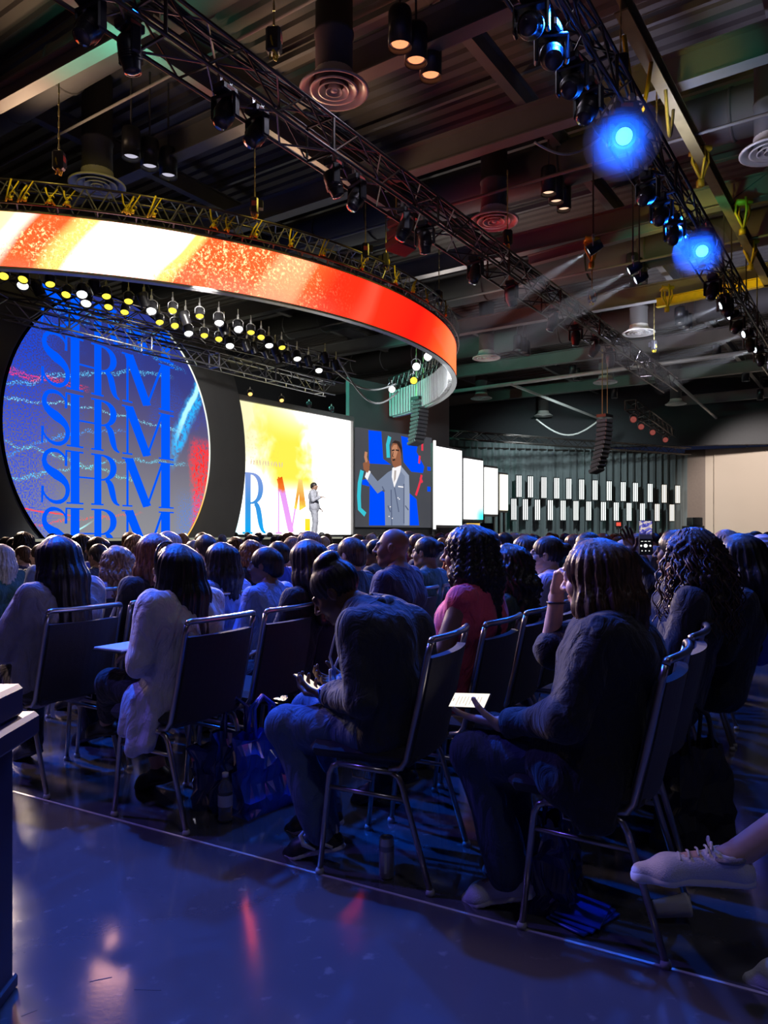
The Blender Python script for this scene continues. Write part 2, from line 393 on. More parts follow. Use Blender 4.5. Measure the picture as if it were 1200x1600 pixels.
# ================================================================== rigging
def truss(name, a, b, wd, ht, bay, r, material, label, group=None, single=True, faces=('n', 'f', 'b', 't')):
    """box truss from a to b; chords and every brace are parts"""
    a, b = Vector(a), Vector(b); d = b-a; L = d.length
    t = empty(name, a, math.atan2(d.y, d.x), label, 'truss', group)
    for sy in (-1, 1):
        for sz in (0, -1):
            MB().tube([(0, sy*wd/2, sz*ht), (L, sy*wd/2, sz*ht)], r, 8).build('chord', material, t, True)
    nb = int(L/bay); br = r*.6; ms = {}
    def get(key, p, q):
        if key not in ms:
            me = MB().tube([p, q], br, 5).mesh('brace'); me.materials.append(material); ms[key] = me
        return ms[key]
    joined = MB()
    for i in range(nb):
        x = i*bay; up = i % 2
        for fc in faces:
            if fc in 'nf':
                y = -wd/2 if fc == 'n' else wd/2; p, q = ((0, y, -ht), (bay, y, 0)) if up else ((0, y, 0), (bay, y, -ht))
            else:
                z = -ht if fc == 'b' else 0; p, q = ((0, -wd/2, z), (bay, wd/2, z)) if up else ((0, wd/2, z), (bay, -wd/2, z))
            if single: mk('brace', get((fc, up), p, q), None, t, loc=(x, 0, 0))
            else: joined.tube([Vector(p)+Vector((x, 0, 0)), Vector(q)+Vector((x, 0, 0))], br, 4)
    if single:
        for i in range(0, nb, 5):
            me = ms.setdefault('frame', None)
            if me is None:
                m = MB()
                for s in (-1, 1):
                    m.tube([(0, s*wd/2, 0), (0, s*wd/2, -ht)], br*1.5, 6); m.tube([(0, -wd/2, (s-1)/2*ht), (0, wd/2, (s-1)/2*ht)], br*1.5, 6)
                me = m.mesh('end_frame'); me.materials.append(material); ms['frame'] = me
            mk('end_frame', me, None, t, loc=(i*bay, 0, 0))
    else: o = joined.build('lattice', material, t); o['kind'] = 'stuff'
    return t

TZ = 7.5
ma = lvl(270, 20, TZ)-RDIR*6.5; mbp = lvl(1048, 592, TZ)
main_t = truss('box_truss', ma, mbp, .52, .52, .62, .026, M['truss_black'], 'long black box truss running from the top left corner towards the far hall')
ra = lvl(880, 0, TZ)-RDIR*2.0; rb_ = lvl(1235, 600, TZ)
right_t = truss('box_truss', ra, rb_, .5, .5, .66, .026, M['truss_black'], 'black box truss with the two bright blue lamps at upper right')
stray = truss('box_truss', lvl(985, 625, 7.6), lvl(1048, 672, 7.6), .5, .45, .7, .03, M['truss_black'], 'short far truss with reddish lamps hanging over the far hall')
# power feed cable bundles lying in the long trusses
for nm, A, B, lab in (('cable_bundle', ma, mbp, 'cable bundle lying along the long top left truss'), ('cable_bundle', ra, rb_, 'cable bundle lying along the upper right truss')):
    m = MB(); L = (B-A).length
    for k in range(7):
        oy, oz = random.uniform(-.16, .16), random.uniform(.03, .12); pts = []
        for i in range(int(L/.5)):
            pts.append(A+(B-A).normalized()*i*.5+FDIR*(oy+random.uniform(-.05, .05))+Vector((0, 0, oz+random.uniform(-.04, .03)-.02)))
        m.tube(pts, .019, 5)
    m.build(nm, M['cable'], None, True, label=lab, cat='cable')

# ------------------------------------------------------------------ moving-head lights
LB = [(.0, .21), (.10, .21), (.14, .17), (.155, .08), (.155, -.06), (.13, -.16), (.118, -.24), (.118, -.265), (.10, -.265)]
def moving_head():
    t = empty('moving_head_light', (0, 0, 0))
    MB().rbox((0, 0, -.16), (.34, .26, .14), .03).build('base_box', M['fixture'], t)
    for s in (-1, 1):
        m = MB(); m.box((s*.1, 0, -.04), (.05, .06, .12)); m.lathe([(.04, -.02), (.04, .03)], 10, Matrix.Translation((s*.1, 0, .02)) @ Matrix.Rotation(math.pi/2, 4, 'X')); m.build('clamp', M['truss_alu'], t)
    y = MB()
    for s in (-1, 1): y.rbox((s*.205, 0, -.42), (.05, .14, .36), .02)
    y.rbox((0, 0, -.255), (.44, .15, .06), .02); yo = y.build('yoke', M['fixture'], t)
    hd = MB().lathe([(r, z) for r, z in LB], 20).build('lamp_head', M['fixture'], t, True, loc=(0, 0, -.5))
    MB().lathe([(.108, -.262), (.106, -.268), (.02, -.285)], 18).build('lens', M['lens_dark'], hd, True)
    m = MB()
    for k in range(4): m.lathe([(.159, -.02-k*.03), (.163, -.028-k*.03), (.159, -.036-k*.03)], 20, cap=False)
    m.build('cooling_fin', M['truss_black'], hd, True)
    MB().box((0, -.132, -.16), (.16, .004, .05)).build('sticker', M['red_sticker'], t)
    return t
MH = moving_head(); mh_used = [False]
lens_blue = glow('blue_lamp_lens', (.03, .16, 1.0), 9.0); lens_white = glow('white_lamp_lens', (.9, .95, 1.0), 6.0); lens_soft = glow('soft_white_lens', (.85, .9, 1.0), 2.2); lens_red = glow('dim_red_lens', (.5, .12, .1), .5)
def place_head(p, rz, yaw, pitch, label, lens=None, scale=1.0, group='moving-head lights on the trusses'):
    o = copy_tree(MH) if mh_used[0] else MH
    mh_used[0] = True
    o.location = p; o.rotation_euler = (0, 0, rz); o.scale = (scale,)*3
    tag(o, label, 'stage light', group)
    for ch in o.children:
        nm = ch.name.split('.')[0]
        if nm == 'yoke': ch.rotation_euler = (0, 0, yaw)
        if nm == 'lamp_head':
            ch.rotation_euler = (pitch, 0, yaw)
            if lens:
                for c2 in ch.children:
                    if c2.name.startswith('lens'):
                        c2.material_slots[0].link = 'OBJECT'; c2.material_slots[0].material = lens
    return o
main_dir = (mbp-ma).normalized()
order = 'first second third fourth fifth sixth seventh eighth ninth tenth eleventh twelfth thirteenth fourteenth fifteenth sixteenth'.split()
mpx = ((172, 22), (238, 60), (392, 160), (438, 195), (552, 278), (594, 300), (662, 352), (690, 372), (766, 425), (820, 462), (880, 505), (912, 528), (942, 546), (970, 560))
for i, (px, py) in enumerate(mpx):
    zz = TZ-.52; p = lvl(px, py-38*(1-i*.05), zz); k = (p-ma).dot(main_dir); p = ma+main_dir*k+Vector((0, 0, -.36))
    place_head(p, RANG, random.uniform(-.8, .8)+1.2, random.uniform(-.5, .75), order[i]+' black moving-head light along the long truss, counted from top left', scale=.84)
# audience wash lamps further up the same truss, above the camera's left
for i, q in enumerate(((-3.75, 6.3), (-5.2, 4.3))):
    k = (Vector((q[0], q[1], TZ))-ma).dot(main_dir); place_head(ma+main_dir*max(k, .3)+Vector((0, 0, -.52)), RANG, -2.4, .6, ('nearer' if i else 'farther')+' moving-head light on the long truss outside the top left corner', lens_soft, group='audience wash lights out of view')
right_dir = (rb_-ra).normalized()
rpx = ((838, -10), (868, 40), (900, 90), (922, 130), (1008, 275), (1030, 308), (1052, 340), (1122, 430), (1142, 460), (1160, 490), (1180, 520), (1196, 545))
for i, (px, py) in enumerate(rpx):
    p = lvl(px, py, TZ-.5); k = (p-ra).dot(right_dir); p = ra+right_dir*max(k, .2)+Vector((0, 0, -.4))
    place_head(p, RANG, random.uniform(1.2, 2.2), random.uniform(.5, 1.1), order[i]+' moving-head light along the upper right truss, counted from the top', scale=.84)
# the two blazing blue lamps face the camera, spots travel with them
def facing(p, tgt, label, lens, scale=1.0):
    d = Vector(tgt)-Vector(p)-Vector((0, 0, -.5)); o = place_head(p, 0, 0, 0, label, lens, scale)
    for ch in o.children:
        if ch.name.startswith('lamp_head'): ch.rotation_mode = 'QUATERNION'; ch.rotation_quaternion = d.to_track_quat('-Z', 'Y')
        if ch.name.startswith('yoke'): ch.rotation_euler = (0, 0, math.atan2(d.y, d.x)+math.pi/2)
    return o
for px, py, lab in ((975, 212, 'upper of the two moving-head lights shining bright blue'), (1097, 392, 'lower of the two moving-head lights shining bright blue')):
    hd = lvl(px, py, 6.62); p = hd+Vector((0, 0, .5))
    facing(p, (0.2, .5, 1.2), lab, lens_blue)
    tg = Vector((-.1, 1.6, .9)); dr = (tg-hd).normalized()
    spot('blue_beam', hd+dr*.32, tg, BLUE, 1000, 100, .6)
# small white par cans on the right truss, throwing thin beams to the left
def par(p, tgt, label, lens, s=1.0, body=None, group='par cans', parent=None):
    t = empty('par_can', p, 0, label, 'stage light', group); t.scale = (s,)*3
    d = (Vector(tgt)-Vector(p)); q = d.to_track_quat('-Z', 'Y')
    yk = MB().tube([(-.13, 0, 0), (-.13, 0, .14), (-.06, 0, .2), (.06, 0, .2), (.13, 0, .14), (.13, 0, 0)], .012, 6).build('yoke', M['truss_alu'], t, True)
    yk.rotation_euler = (0, 0, math.atan2(d.y, d.x)+math.pi/2)
    MB().box((0, 0, .25), (.05, .05, .1)).build('clamp', M['truss_alu'], t)
    bd = MB().lathe([(.03, .2), (.09, .19), (.115, .1), (.115, -.1), (.125, -.12), (.118, -.12), (.105, -.08)], 16, cap=False).build('can_body', body or M['fixture'], t, True)
    bd.rotation_mode = 'QUATERNION'; bd.rotation_quaternion = q
    MB().lathe([(.01, -.108), (.07, -.104), (.108, -.085)], 16, cap=False).build('lens', lens, bd, True)
    return t
BEAMS = []
for i, (px, py) in enumerate(((927, 388), (989, 420), (999, 435), (1131, 476), (1143, 492), (1166, 521), (1183, 545))):
    o = par(lvl(px, py, 6.75), (-8, 18, 0), order[i]+' small white lamp under the upper right truss, counted from the top', lens_soft, .9, group='small white lamps under the right truss')
    p_ = lvl(px, py, 6.75); d_ = (Vector((-8, 18, 0))-p_).normalized(); BEAMS.append((p_, d_)); MB().tube([(0, 0, .28), (0, 0, 3.0 if i > 2 else 4.4)], .02, 5).build('drop_pole', M['truss_black'], o)
for i, (px, py) in enumerate(((990, 632), (1002, 645), (1020, 655), (1040, 668))):
    par(lvl(px, py, 7.6)+Vector((0, 0, -.72)), (0, 8, 0), order[i]+' small reddish lamp on the short far truss', lens_red, 1.3, body=M['red_sticker'], group='reddish lamps on the far truss')

# ------------------------------------------------------------------ chain hoists and yellow-lit bridle beams
def hoist(px, py, z, label, top=9.3, s=1.0, pipe=False):
    p = lvl(px, py, z); t = empty('chain_hoist', p, random.uniform(0, 3), label, 'chain hoist', 'chain hoists holding the trusses'); t.scale = (s, s, 1)
    MB().rbox((0, 0, .12), (.16, .2, .34), .03).build('motor', M['fixture'], t)
    MB().box((.0, -.102, .15), (.1, .004, .1)).build('sticker', M['red_sticker'], t)
    MB().box((.12, 0, .15), (.1, .14, .16)).build('gearbox', M['fixture'], t)
    m = MB(); zz = .32
    while zz < top-z:
        m.tube([(0, 0, zz), (0, 0, zz+.10)], .017 if int(zz*10) % 2 else .010, 5); zz += .1
    m.build('chain', M['chain'], t)
    h = MB(); h.tube([(0, 0, -.05)]+[(.06*math.sin(a), 0, -.12-.06*math.cos(a)+.06) for a in np.linspace(0, 4.5, 9)], .016, 6); h.build('hook', M['yellow'], t, True)
    h = MB()
    for a in range(3): h.tube([(.05*math.cos(a*2), .05*math.sin(a*2), .3), (.09*math.cos(a*2+1), .09*math.sin(a*2+1), .08), (.05*math.cos(a*2+2), .05*math.sin(a*2+2), -.12)], .014, 5)
    h.build('chain_bag_strap', M['yellow'], t, True)
    return t
for px, py, z, lab in ((92, 262, 7.85, 'chain hoist with greenish chain above the banner near the left edge'), (398, 332, 7.85, 'chain hoist above the middle of the orange banner'),
                       (571, 400, 7.85, 'chain hoist above the red half of the banner'), (603, 415, 7.85, 'chain hoist with doubled yellow-lit chain above the red banner'), (686, 470, 7.85, 'chain hoist at the tip of the red banner'),
                       (428, 78, 7.75, 'chain hoist on the long truss near the large diffuser'), (793, 380, 7.75, 'chain hoist with yellow-lit slings on the long truss under the ring diffuser'),
                       (925, 470, 7.75, 'chain hoist on the long truss below the brown beam'), (1022, 545, 7.75, 'chain hoist on the far end of the long truss'),
                       (970, 118, 7.75, 'chain hoist on the upper right truss above the blue lamp'), (1026, 258, 7.75, 'chain hoist on the upper right truss between the blue lamps')):
    hoist(px, py, z, lab)
for a, b, lab, col in ((lvl(1026, 474, 9.0), lvl(1215, 436, 9.0), 'yellow-lit steel beam crossing to the right edge', 'yellow'), (lvl(826, 408, 9.0), lvl(1056, 345, 9.0), 'brownish steel beam in front of the far ducts', 'steel'),
                       (lvl(970, 3, 9.0), lvl(1200, 440, 9.0), 'long yellow-lit steel channel beside the upper right truss', 'yellowdull')):
    if col == 'yellowdull': M[col] = mat('yellow_lit_steel', (.36, .29, .13), .5, .3, var=.35, scale=3)  # yellow light on the steel is put into its colour
    ibeam(a, b, .26, .2, .025).build('rigging_beam', M[col], None, label=lab, cat='beam')
# yellow-lit slings and beam clamps
for i, (px, py) in enumerate(((1094, 250), (1042, 460), (924, 386), (1172, 390), (1160, 330))):
    m = MB(); p = lvl(px, py, 8.9)
    for k in range(4): m.tube([p+Vector((.14*math.cos(k*1.6), .14*math.sin(k*1.6), .28)), p+Vector((.17*math.cos(k*1.6), .17*math.sin(k*1.6), -.05)), p+Vector((.02, 0, -.42))], .03, 5)
    m.box(p+Vector((0, 0, .18)), (.36, .3, .08)); m.box(p+Vector((0, 0, -.48)), (.12, .12, .14))
    m.build('beam_sling', M['yellow'], None, True, label=order[i]+' yellow-lit sling clamped on the beams at upper right', cat='sling', group='yellow slings')
# looping cables hung from the beams
def loop(a, b, sag, r, label, mt=None):
    pts = [a.lerp(b, k/14)+Vector((0, 0, -sag*math.sin(math.pi*k/14))) for k in range(15)]
    MB().tube(pts, r, 6).build('hanging_cable', mt or M['cable'], None, True, label=label, cat='cable')
loop(lvl(975, 55, 8.6), lvl(1018, 95, 8.9), 1.0, .035, 'thick yellow cable loop hanging by the upper right truss', M['yellow'])
loop(lvl(1040, 140, 8.6), lvl(1052, 172, 8.6), .6, .03, 'grey cable drop beside the long yellow-lit channel', M['pipe_white'])
loop(lvl(838, 655, 7.8), lvl(938, 655, 7.8), .9, .05, 'cable drooping to the hanging speaker column', M['pipe_white'])
loop(lvl(528, 560, 6.3), lvl(622, 612, 6.3), .8, .03, 'pale cable drooping from the stage truss to the banner frame', M['pipe_white'])
loop(lvl(520, 575, 6.3), lvl(618, 600, 6.3), .4, .03, 'second thin cable above the drooping pale one', M['pipe_white'])
loop(at(835, 222, 12.4), at(940, 214, 12.6), .25, .02, 'thin cable swagged below the girder', M['pipe_white'])
# green and yellow accent uplights clipped on the trusses colour the roof steel
TEAL = (.08, 1.0, .62); YEL = (1.0, .78, .12)
for p, q, c, e, a in (*[(lvl(px, py, 9.0)+Vector((0, 0, -.75)), lvl(px, py, 9.0), TEAL, e_, 120) for px, py, e_ in ((110, 92, 16), (165, 62, 16), (185, 38, 14), (215, 62, 14), (255, 90, 8), (400, 186, 5))], (lvl(1100, 360, 7.8), lvl(1150, 300, 10), TEAL, 60, 40),
                      (lvl(1110, 120, 7.8), lvl(1140, 100, 10.2), TEAL, 50, 30), (lvl(1010, 350, 7.8), lvl(990, 470, 9.6), TEAL, 110, 30), (lvl(1060, 380, 7.7), lvl(1110, 420, 9.0), YEL, 220, 70), (lvl(1150, 470, 8.0), lvl(1140, 452, 9.0), YEL, 120, 90), (lvl(1000, 180, 7.7), lvl(1040, 170, 9.0), YEL, 90, 60)):
    spot('truss_uplight', p, q, c, e, a, .6, .08)


# ------------------------------------------------------------------ line arrays
def line_array(px, py, py2, Y, n, label, curve=.05):
    p = at(px, py, Y); t = empty('line_array_speaker', p, RANG-.2, label, 'loudspeaker'); tot = at(px, py, Y).z-at(px, py2, Y).z; h = tot/n
    MB().box((0, 0, .12), (.6, .42, .12)).build('fly_frame', M['truss_black'], t)
    MB().tube([(-.2, 0, .18), (-.2, 0, 8.8-p.z)], .02, 5).build('hoist_chain', M['chain'], t); MB().tube([(.2, 0, .18), (.2, 0, 8.8-p.z)], .02, 5).build('hoist_chain', M['chain'], t)
    off = 0; me = None
    for i in range(n):
        an = -curve*i; off += math.sin(-an)*h
        if me is None:
            m = MB(); m.rbox((0, 0, -h/2), (.62, .42, h*.86), .03); me = m.mesh('speaker_box'); me.materials.append(M['scenic'])
            gm = MB().box((0, -.213, -h/2), (.56, .012, h*.6)).mesh('grille'); gm.materials.append(M['truss_alu'])
        bx = mk('speaker_box', me, None, t, loc=(0, off, -i*h), rot=(an, 0, 0)); mk('grille', gm, None, bx)
    return t
line_array(945, 655, 738, 30, 12, 'hanging column of speakers over the far audience', .035)
line_array(656, 628, 694, 29, 11, 'hanging speaker column beneath the banner end, above the presenter screen', .03)
for ch in ('stage',): line_array(629, 345, 392, 16.5, 3, 'short hung speaker between the red banner and the long truss', .12)

# ------------------------------------------------------------------ curved LED banner
RC = Vector((-9, 25, 0)); RR = 11.4; ZB, ZT = 6.3, 7.33
def ring_ang(px, near=True):
    x = (px-CX)/FPX; a = x*x+1; b = -2*(x*RC.x+RC.y); c = RC.x**2+RC.y**2-RR*RR; D = math.sqrt(max(b*b-4*a*c, 0))
    Y = (-b-D)/(2*a) if near else (-b+D)/(2*a); return math.atan2(Y-RC.y, x*Y-RC.x)
A0, A1 = math.radians(-178), math.radians(33.7)
banner = empty('curved_led_banner', RC, 0, 'huge curved hanging video banner glowing white, orange and red', 'video screen')
def arc(a0, a1, n): return [a0+(a1-a0)*i/n for i in range(n+1)]
def ring_strip(r0, z0, r1, z1, a0=A0, a1=A1, n=120):
    m = MB(); vs = []
    for a in arc(a0, a1, n): vs += [(r0*math.cos(a), r0*math.sin(a), z0), (r1*math.cos(a), r1*math.sin(a), z1)]
    m.add(vs, [(2*i, 2*i+2, 2*i+3, 2*i+1) for i in range(n)]); return m
stops_px = ((-420, 'w'), (-300, 'o'), (-180, 'o'), (-90, 'y'), (0, 'c'), (14, 'w'), (24, 'o'), (90, 'o'), (97, 'y'), (134, 'y'), (140, 'w'), (262, 'w'), (274, 'y'), (290, 'y'), (298, 'o'), (410, 'o'), (424, 'p'), (470, 'p'), (484, 'o'), (520, 'r'), (552, 'r'), (574, 'q'), (588, 'r'), (650, 'd'), (672, 'r'), (692, 'o'), (705, 'a'))
cols = {'w': (2.3, 1.12, .98), 'o': (1.15, .042, .009), 'y': (.7, .28, .07), 'c': (.8, .45, .2), 'p': (.8, .15, .07), 'r': (.85, .010, .003), 'q': (.8, .03, .015), 'd': (.5, .004, .002), 'a': (.7, .085, .028)}
g = NT('banner_video'); v = g.obj(); X, Yv, Z = g.sep(v)
an = g.math('ARCTAN2', Yv, X); vz = g.math('DIVIDE', g.math('SUBTRACT', Z, ZB), ZT-ZB)
u = g.math('DIVIDE', g.math('SUBTRACT', an, A0), A1-A0)
wob = g.math('MULTIPLY', g.math('SUBTRACT', g.noise(v, .55, 1.0), .5), .014)
u2 = g.math('ADD', g.math('ADD', u, wob), g.math('MULTIPLY', g.math('SUBTRACT', vz, .5), -.016))
base = g.ramp(u2, [((ring_ang(p)-A0)/(A1-A0), cols[c]) for p, c in stops_px])
sp = g.noise(v, 17.0, 3.0, .7); fine = g.noise(v, 42.0, 2.0, .8)
act = g.step(u, (ring_ang(560)-A0)/(A1-A0), (ring_ang(380)-A0)/(A1-A0))
lightm = g.math('MULTIPLY', g.math('MULTIPLY', g.step(sp, .50, .66), g.step(g.noise(v, 1.1, 2.0), .38, .62)), act)
c1 = g.mix(g.math('MULTIPLY', lightm, .85), base, (.85, .45, .2))
darkm = g.math('MULTIPLY', g.math('MULTIPLY', g.step(fine, .54, .70), act), g.math('SUBTRACT', 1.05, vz))
c2 = g.mix(g.math('MULTIPLY', darkm, .95), c1, (.34, .07, .03))
pk = g.math('MULTIPLY', g.step(vz, .55, .0), g.math('MULTIPLY', act, g.step(g.noise(v, 1.0, 1.0), .3, .6)))
c3 = g.mix(g.math('MULTIPLY', pk, .45), c2, (.55, .10, .07))
M['banner'] = g.emit(c3, 3.6)
ring_strip(RR, ZB, RR, ZT).build('video_face', M['banner'], banner)
back_m = mat('dark_screen_back', (.055, .05, .055), .6)
ring_strip(RR-.10, ZT, RR-.10, ZB).build('back_skin', back_m, banner)
for z0, z1 in ((ZB-.05, ZB), (ZT, ZT+.06)):
    m = MB()
    for r0, za, r1, zb in ((RR+.02, z0, RR+.02, z1), (RR-.14, z1, RR-.14, z0), (RR+.02, z1, RR-.14, z1), (RR-.14, z0, RR+.02, z0)): 
        q = ring_strip(r0, za, r1, zb); m.add(q.v, q.f)
    m.build('edge_rail', M['steel'] if z0 > ZB else M['pipe_white'], banner)
me = None
rib_a = arc(math.radians(-6), A1, 34)
for a in rib_a:
    if me is None:
        m = MB(); m.box((RR-.20, 0, (ZB+ZT)/2), (.16, .09, ZT-ZB)); me = m.mesh('back_rib'); me.materials.append(M['white_metal'])
    mk('back_rib', me, None, banner, rot=(0, 0, a))
# truss on top of the banner: curved chords and braces
for r in (RR+.08, RR-.36):
    for z in (ZT+.14, ZT+.56): MB().tube([(r*math.cos(a), r*math.sin(a), z) for a in arc(A0, A1, 110)], .028, 6).build('curved_chord', M['truss_black'], banner, True)
m = MB(); As = arc(A0, A1, 190)
for i in range(190):
    z0, z1 = (ZT+.14, ZT+.56) if i % 2 else (ZT+.56, ZT+.14)
    for r in (RR+.08, RR-.36): m.tube([(r*math.cos(As[i]), r*math.sin(As[i]), z0), (r*math.cos(As[i+1]), r*math.sin(As[i+1]), z1)], .014, 4)
    r0, r1 = (RR+.08, RR-.36) if i % 2 else (RR-.36, RR+.08)
    m.tube([(r0*math.cos(As[i]), r0*math.sin(As[i]), ZT+.56), (r1*math.cos(As[i+1]), r1*math.sin(As[i+1]), ZT+.56)], .014, 4)
o = m.build('curved_lattice', M['truss_alu'], banner); o['kind'] = 'stuff'
m = MB()
for a in arc(A0, A1, 60):
    c, s = math.cos(a), math.sin(a); m.tube([(RR*c, RR*s, ZT+.04), ((RR+.08)*c, (RR+.08)*s, ZT+.14)], .02, 5)
o = m.build('hanger', M['truss_alu'], banner); o['kind'] = 'stuff'
for px in (70, 250, 420, 590):
    a = ring_ang(px); p = RC+Vector(((RR+.9)*math.cos(a), (RR+.9)*math.sin(a), ZT+1.0)); q = RC+Vector((RR*math.cos(a), RR*math.sin(a), ZT+.35)); spot('truss_uplight', p, q, YEL, 26, 130, .7, .08)
# yellow-lit clamps hooked on the banner truss
for i, px in enumerate((18, 40, 78, 105, 195, 205, 238, 330, 352, 395, 450, 500, 560, 612, 640, 660, 690)):
    a = ring_ang(px); m = MB(); c, s = (RR+.12)*math.cos(a), (RR+.12)*math.sin(a)
    p = RC+Vector((c, s, ZT+.3)); tn = Vector((-math.sin(a), math.cos(a), 0))
    k1 = random.uniform(-.06, .06); hgt = random.uniform(.12, .3)
    m.tube([p+tn*k1+Vector((0, 0, hgt)), p-tn*.03+Vector((0, 0, .04)), p-tn*k1*2+Vector((0, 0, -.16))], .018, 6)
    m.tube([p+tn*(.05+.045*math.cos(q))+Vector((0, 0, -.02+.045*math.sin(q))) for q in np.linspace(0, 5.2, 9)], .014, 5)
    m.tube([p+tn*.16+Vector((0, 0, .2+k1)), p-tn*.06+Vector((0, 0, -.14))], .014, 5); m.box(p+tn*.02+Vector((0, 0, -.1)), (.06, .06, .07))
    m.build('truss_clamp', M['yellow'], None, True, label=(order+['last'])[i]+' yellow-lit clamp hooked on the banner truss, counted from the left', cat='clamp', group='yellow-lit clamps on the banner truss')

# thin stage haze hanging around the two blue lamps
g = NT('stage_haze'); vs_ = g.n('ShaderNodeVolumeScatter', None, Color=(.8, .85, 1, 1), Density=.30); g.t.links.new(vs_.outputs[0], g.out.inputs[1])
for px, py in ((975, 212), (1097, 392)):
    p = lvl(px, py, 6.62); d = (Vector((-.1, 1.6, .9))-p).normalized()
    MB().ball(p+d*.42, (.5, .5, .5), 20, 14).build('haze', g.mat, None, True, label='blue-lit haze around the '+('upper' if px < 1000 else 'lower')+' bright blue lamp', cat='haze', kind='stuff')

g = NT('beam_haze'); vs_ = g.n('ShaderNodeVolumeScatter', None, Color=(.9, .93, 1, 1), Density=.06); g.t.links.new(vs_.outputs[0], g.out.inputs[1])
for i, (p, d) in enumerate(BEAMS[:7]):
    L_ = 3.4; MB().tube([p+d*.13, p+d*L_], [.07, .40], 14).build('haze', g.mat, None, True, label=order[i]+' faint hazy beam thrown by the small white lamps, counted from the top', cat='haze', kind='stuff')
    spot('beam_spot', p+d*.12, p+d*5, (.85, .9, 1.0), 900, 13, .3, .03)
# ================================================================== stage
SZ = 1.2
D1 = Vector((.41, .912, 0)).normalized(); A_D1 = math.atan2(D1.y, D1.x)      # round screen runs this way
C1 = Vector((-6.9, 19.5, 3.83)); RL, RD = 3.66, 5.64
D2 = Vector((.608, .794, 0)); A_D2 = math.atan2(D2.y, D2.x)
W0 = Vector((-2.675, 28.0, 0))                                              # a point of the flat screen wall
def wall_t(px):                                                             # distance along the wall for a column of the picture
    x = (px-CX)/FPX; return (x*W0.y-W0.x)/(D2.x-x*D2.y)
# letters of the wordmark, cap height 1, drawn as flat strokes
def bez(p0, p1, p2, p3, n=8): return [tuple((1-t)**3*a+3*(1-t)**2*t*b+3*(1-t)*t*t*c+t**3*d for a, b, c, d in zip(p0, p1, p2, p3)) for t in [i/n for i in range(n+1)]]
def L_S(m, x, y0, y1, mi=0):
    pts = bez((.60, .80), (.55, 1.0), (.10, 1.06), (.09, .77), 10)+bez((.09, .77), (.09, .52), (.64, .54), (.64, .25), 10)[1:]+bez((.64, .25), (.64, -.06), (.12, -.06), (.05, .26), 10)[1:]
    n = len(pts); wd = [.03+.15*max(0, 1-abs(i/(n-1)-.5)/.27)+.05*max(0, 1-abs(i/(n-1)-.2)/.15)+.05*max(0, 1-abs(i/(n-1)-.8)/.15) for i in range(n)]
    m.strip([(x+a, b) for a, b in pts], wd, y0, y1, mi); m.prism([(x+.57, .70), (x+.62, .70), (x+.62, 1.0), (x+.59, 1.0)], y0, y1, mi); m.prism([(x+.03, .0), (x+.055, .0), (x+.085, .30), (x+.03, .30)], y0, y1, mi)
def stem(m, x, w, y0, y1, sl=.1, sr=.1, top=True, bot=True, mi=0, h=1.0):
    m.prism([(x, 0), (x+w, 0), (x+w, h), (x, h)], y0, y1, mi)
    if top: m.prism([(x-sl, h-.03), (x+w+sr, h-.03), (x+w+sr, h), (x-sl, h)], y0, y1, mi)
    if bot: m.prism([(x-sl, 0), (x+w+sr, 0), (x+w+sr, .03), (x-sl, .03)], y0, y1, mi)
def L_R(m, x, y0, y1, mi=0):
    stem(m, x, .17, y0, y1, .08, .06, mi=mi)
    b = bez((.15, .985), (.62, 1.0), (.62, .50), (.15, .50), 14); n = len(b); m.strip([(x+p, q) for p, q in b], [.03+.13*math.sin(math.pi*i/(n-1))**2 for i in range(n)], y0, y1, mi)
    l = bez((.30, .50), (.52, .46), (.42, .06), (.66, .015), 10); m.strip([(x+p, q) for p, q in l], [.06, .1, .13, .15, .15, .15, .14, .12, .09, .05, .03], y0, y1, mi)
def L_M(m, x, y0, y1, mi=0):
    stem(m, x+.06, .03, y0, y1, .07, .07, top=False, mi=mi); m.strip([(x+.10, .985), (x+.44, .02)], .15, y0, y1, mi); m.strip([(x+.44, .02), (x+.74, .985)], .035, y0, y1, mi); stem(m, x+.72, .17, y0, y1, .05, .08, mi=mi)
    m.prism([(x-.02, .97), (x+.16, .97), (x+.16, 1.0), (x-.02, 1.0)], y0, y1, mi)

# ---- round LED screen in a charcoal disc
rs = empty('round_led_screen', (C1.x, C1.y, 0), A_D1, 'giant round video screen with stacked blue lettering in a charcoal disc', 'video screen')
zc = C1.z
def disc(R, y, zlo, zhi, n=96):
    pts = [(R*math.cos(a), zc+R*math.sin(a)) for a in [2*math.pi*i/n for i in range(n)]]
    out = []
    for x, z in pts: out.append((x, min(max(z, zlo), zhi)))
    return out
MB().prism([(max(-9.5, x*1.0), z) for x, z in disc(RD, .10, .05, 7.4)], .06, .22).build('charcoal_disc', M['scenic'], rs)
MB().box((-7.2, .25, 4.0), (5.5, .12, 7.6)).build('side_flat', M['scenic'], rs)
m = MB(); n = 96; vs = []
for i in range(n+1):
    a = 2*math.pi*i/n
    for r, y in ((RL+.02, .055), (RL+.02, .0), (RL-.03, .0)): vs.append((r*math.cos(a), y, zc+r*math.sin(a)))
m.add(vs, [(3*i+k, 3*i+3+k, 3*i+4+k, 3*i+1+k) for i in range(n) for k in (0, 1)])
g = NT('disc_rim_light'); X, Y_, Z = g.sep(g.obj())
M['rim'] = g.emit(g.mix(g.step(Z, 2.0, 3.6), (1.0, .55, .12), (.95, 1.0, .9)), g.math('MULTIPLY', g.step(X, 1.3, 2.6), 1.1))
m.build('glowing_rim', M['rim'], rs)
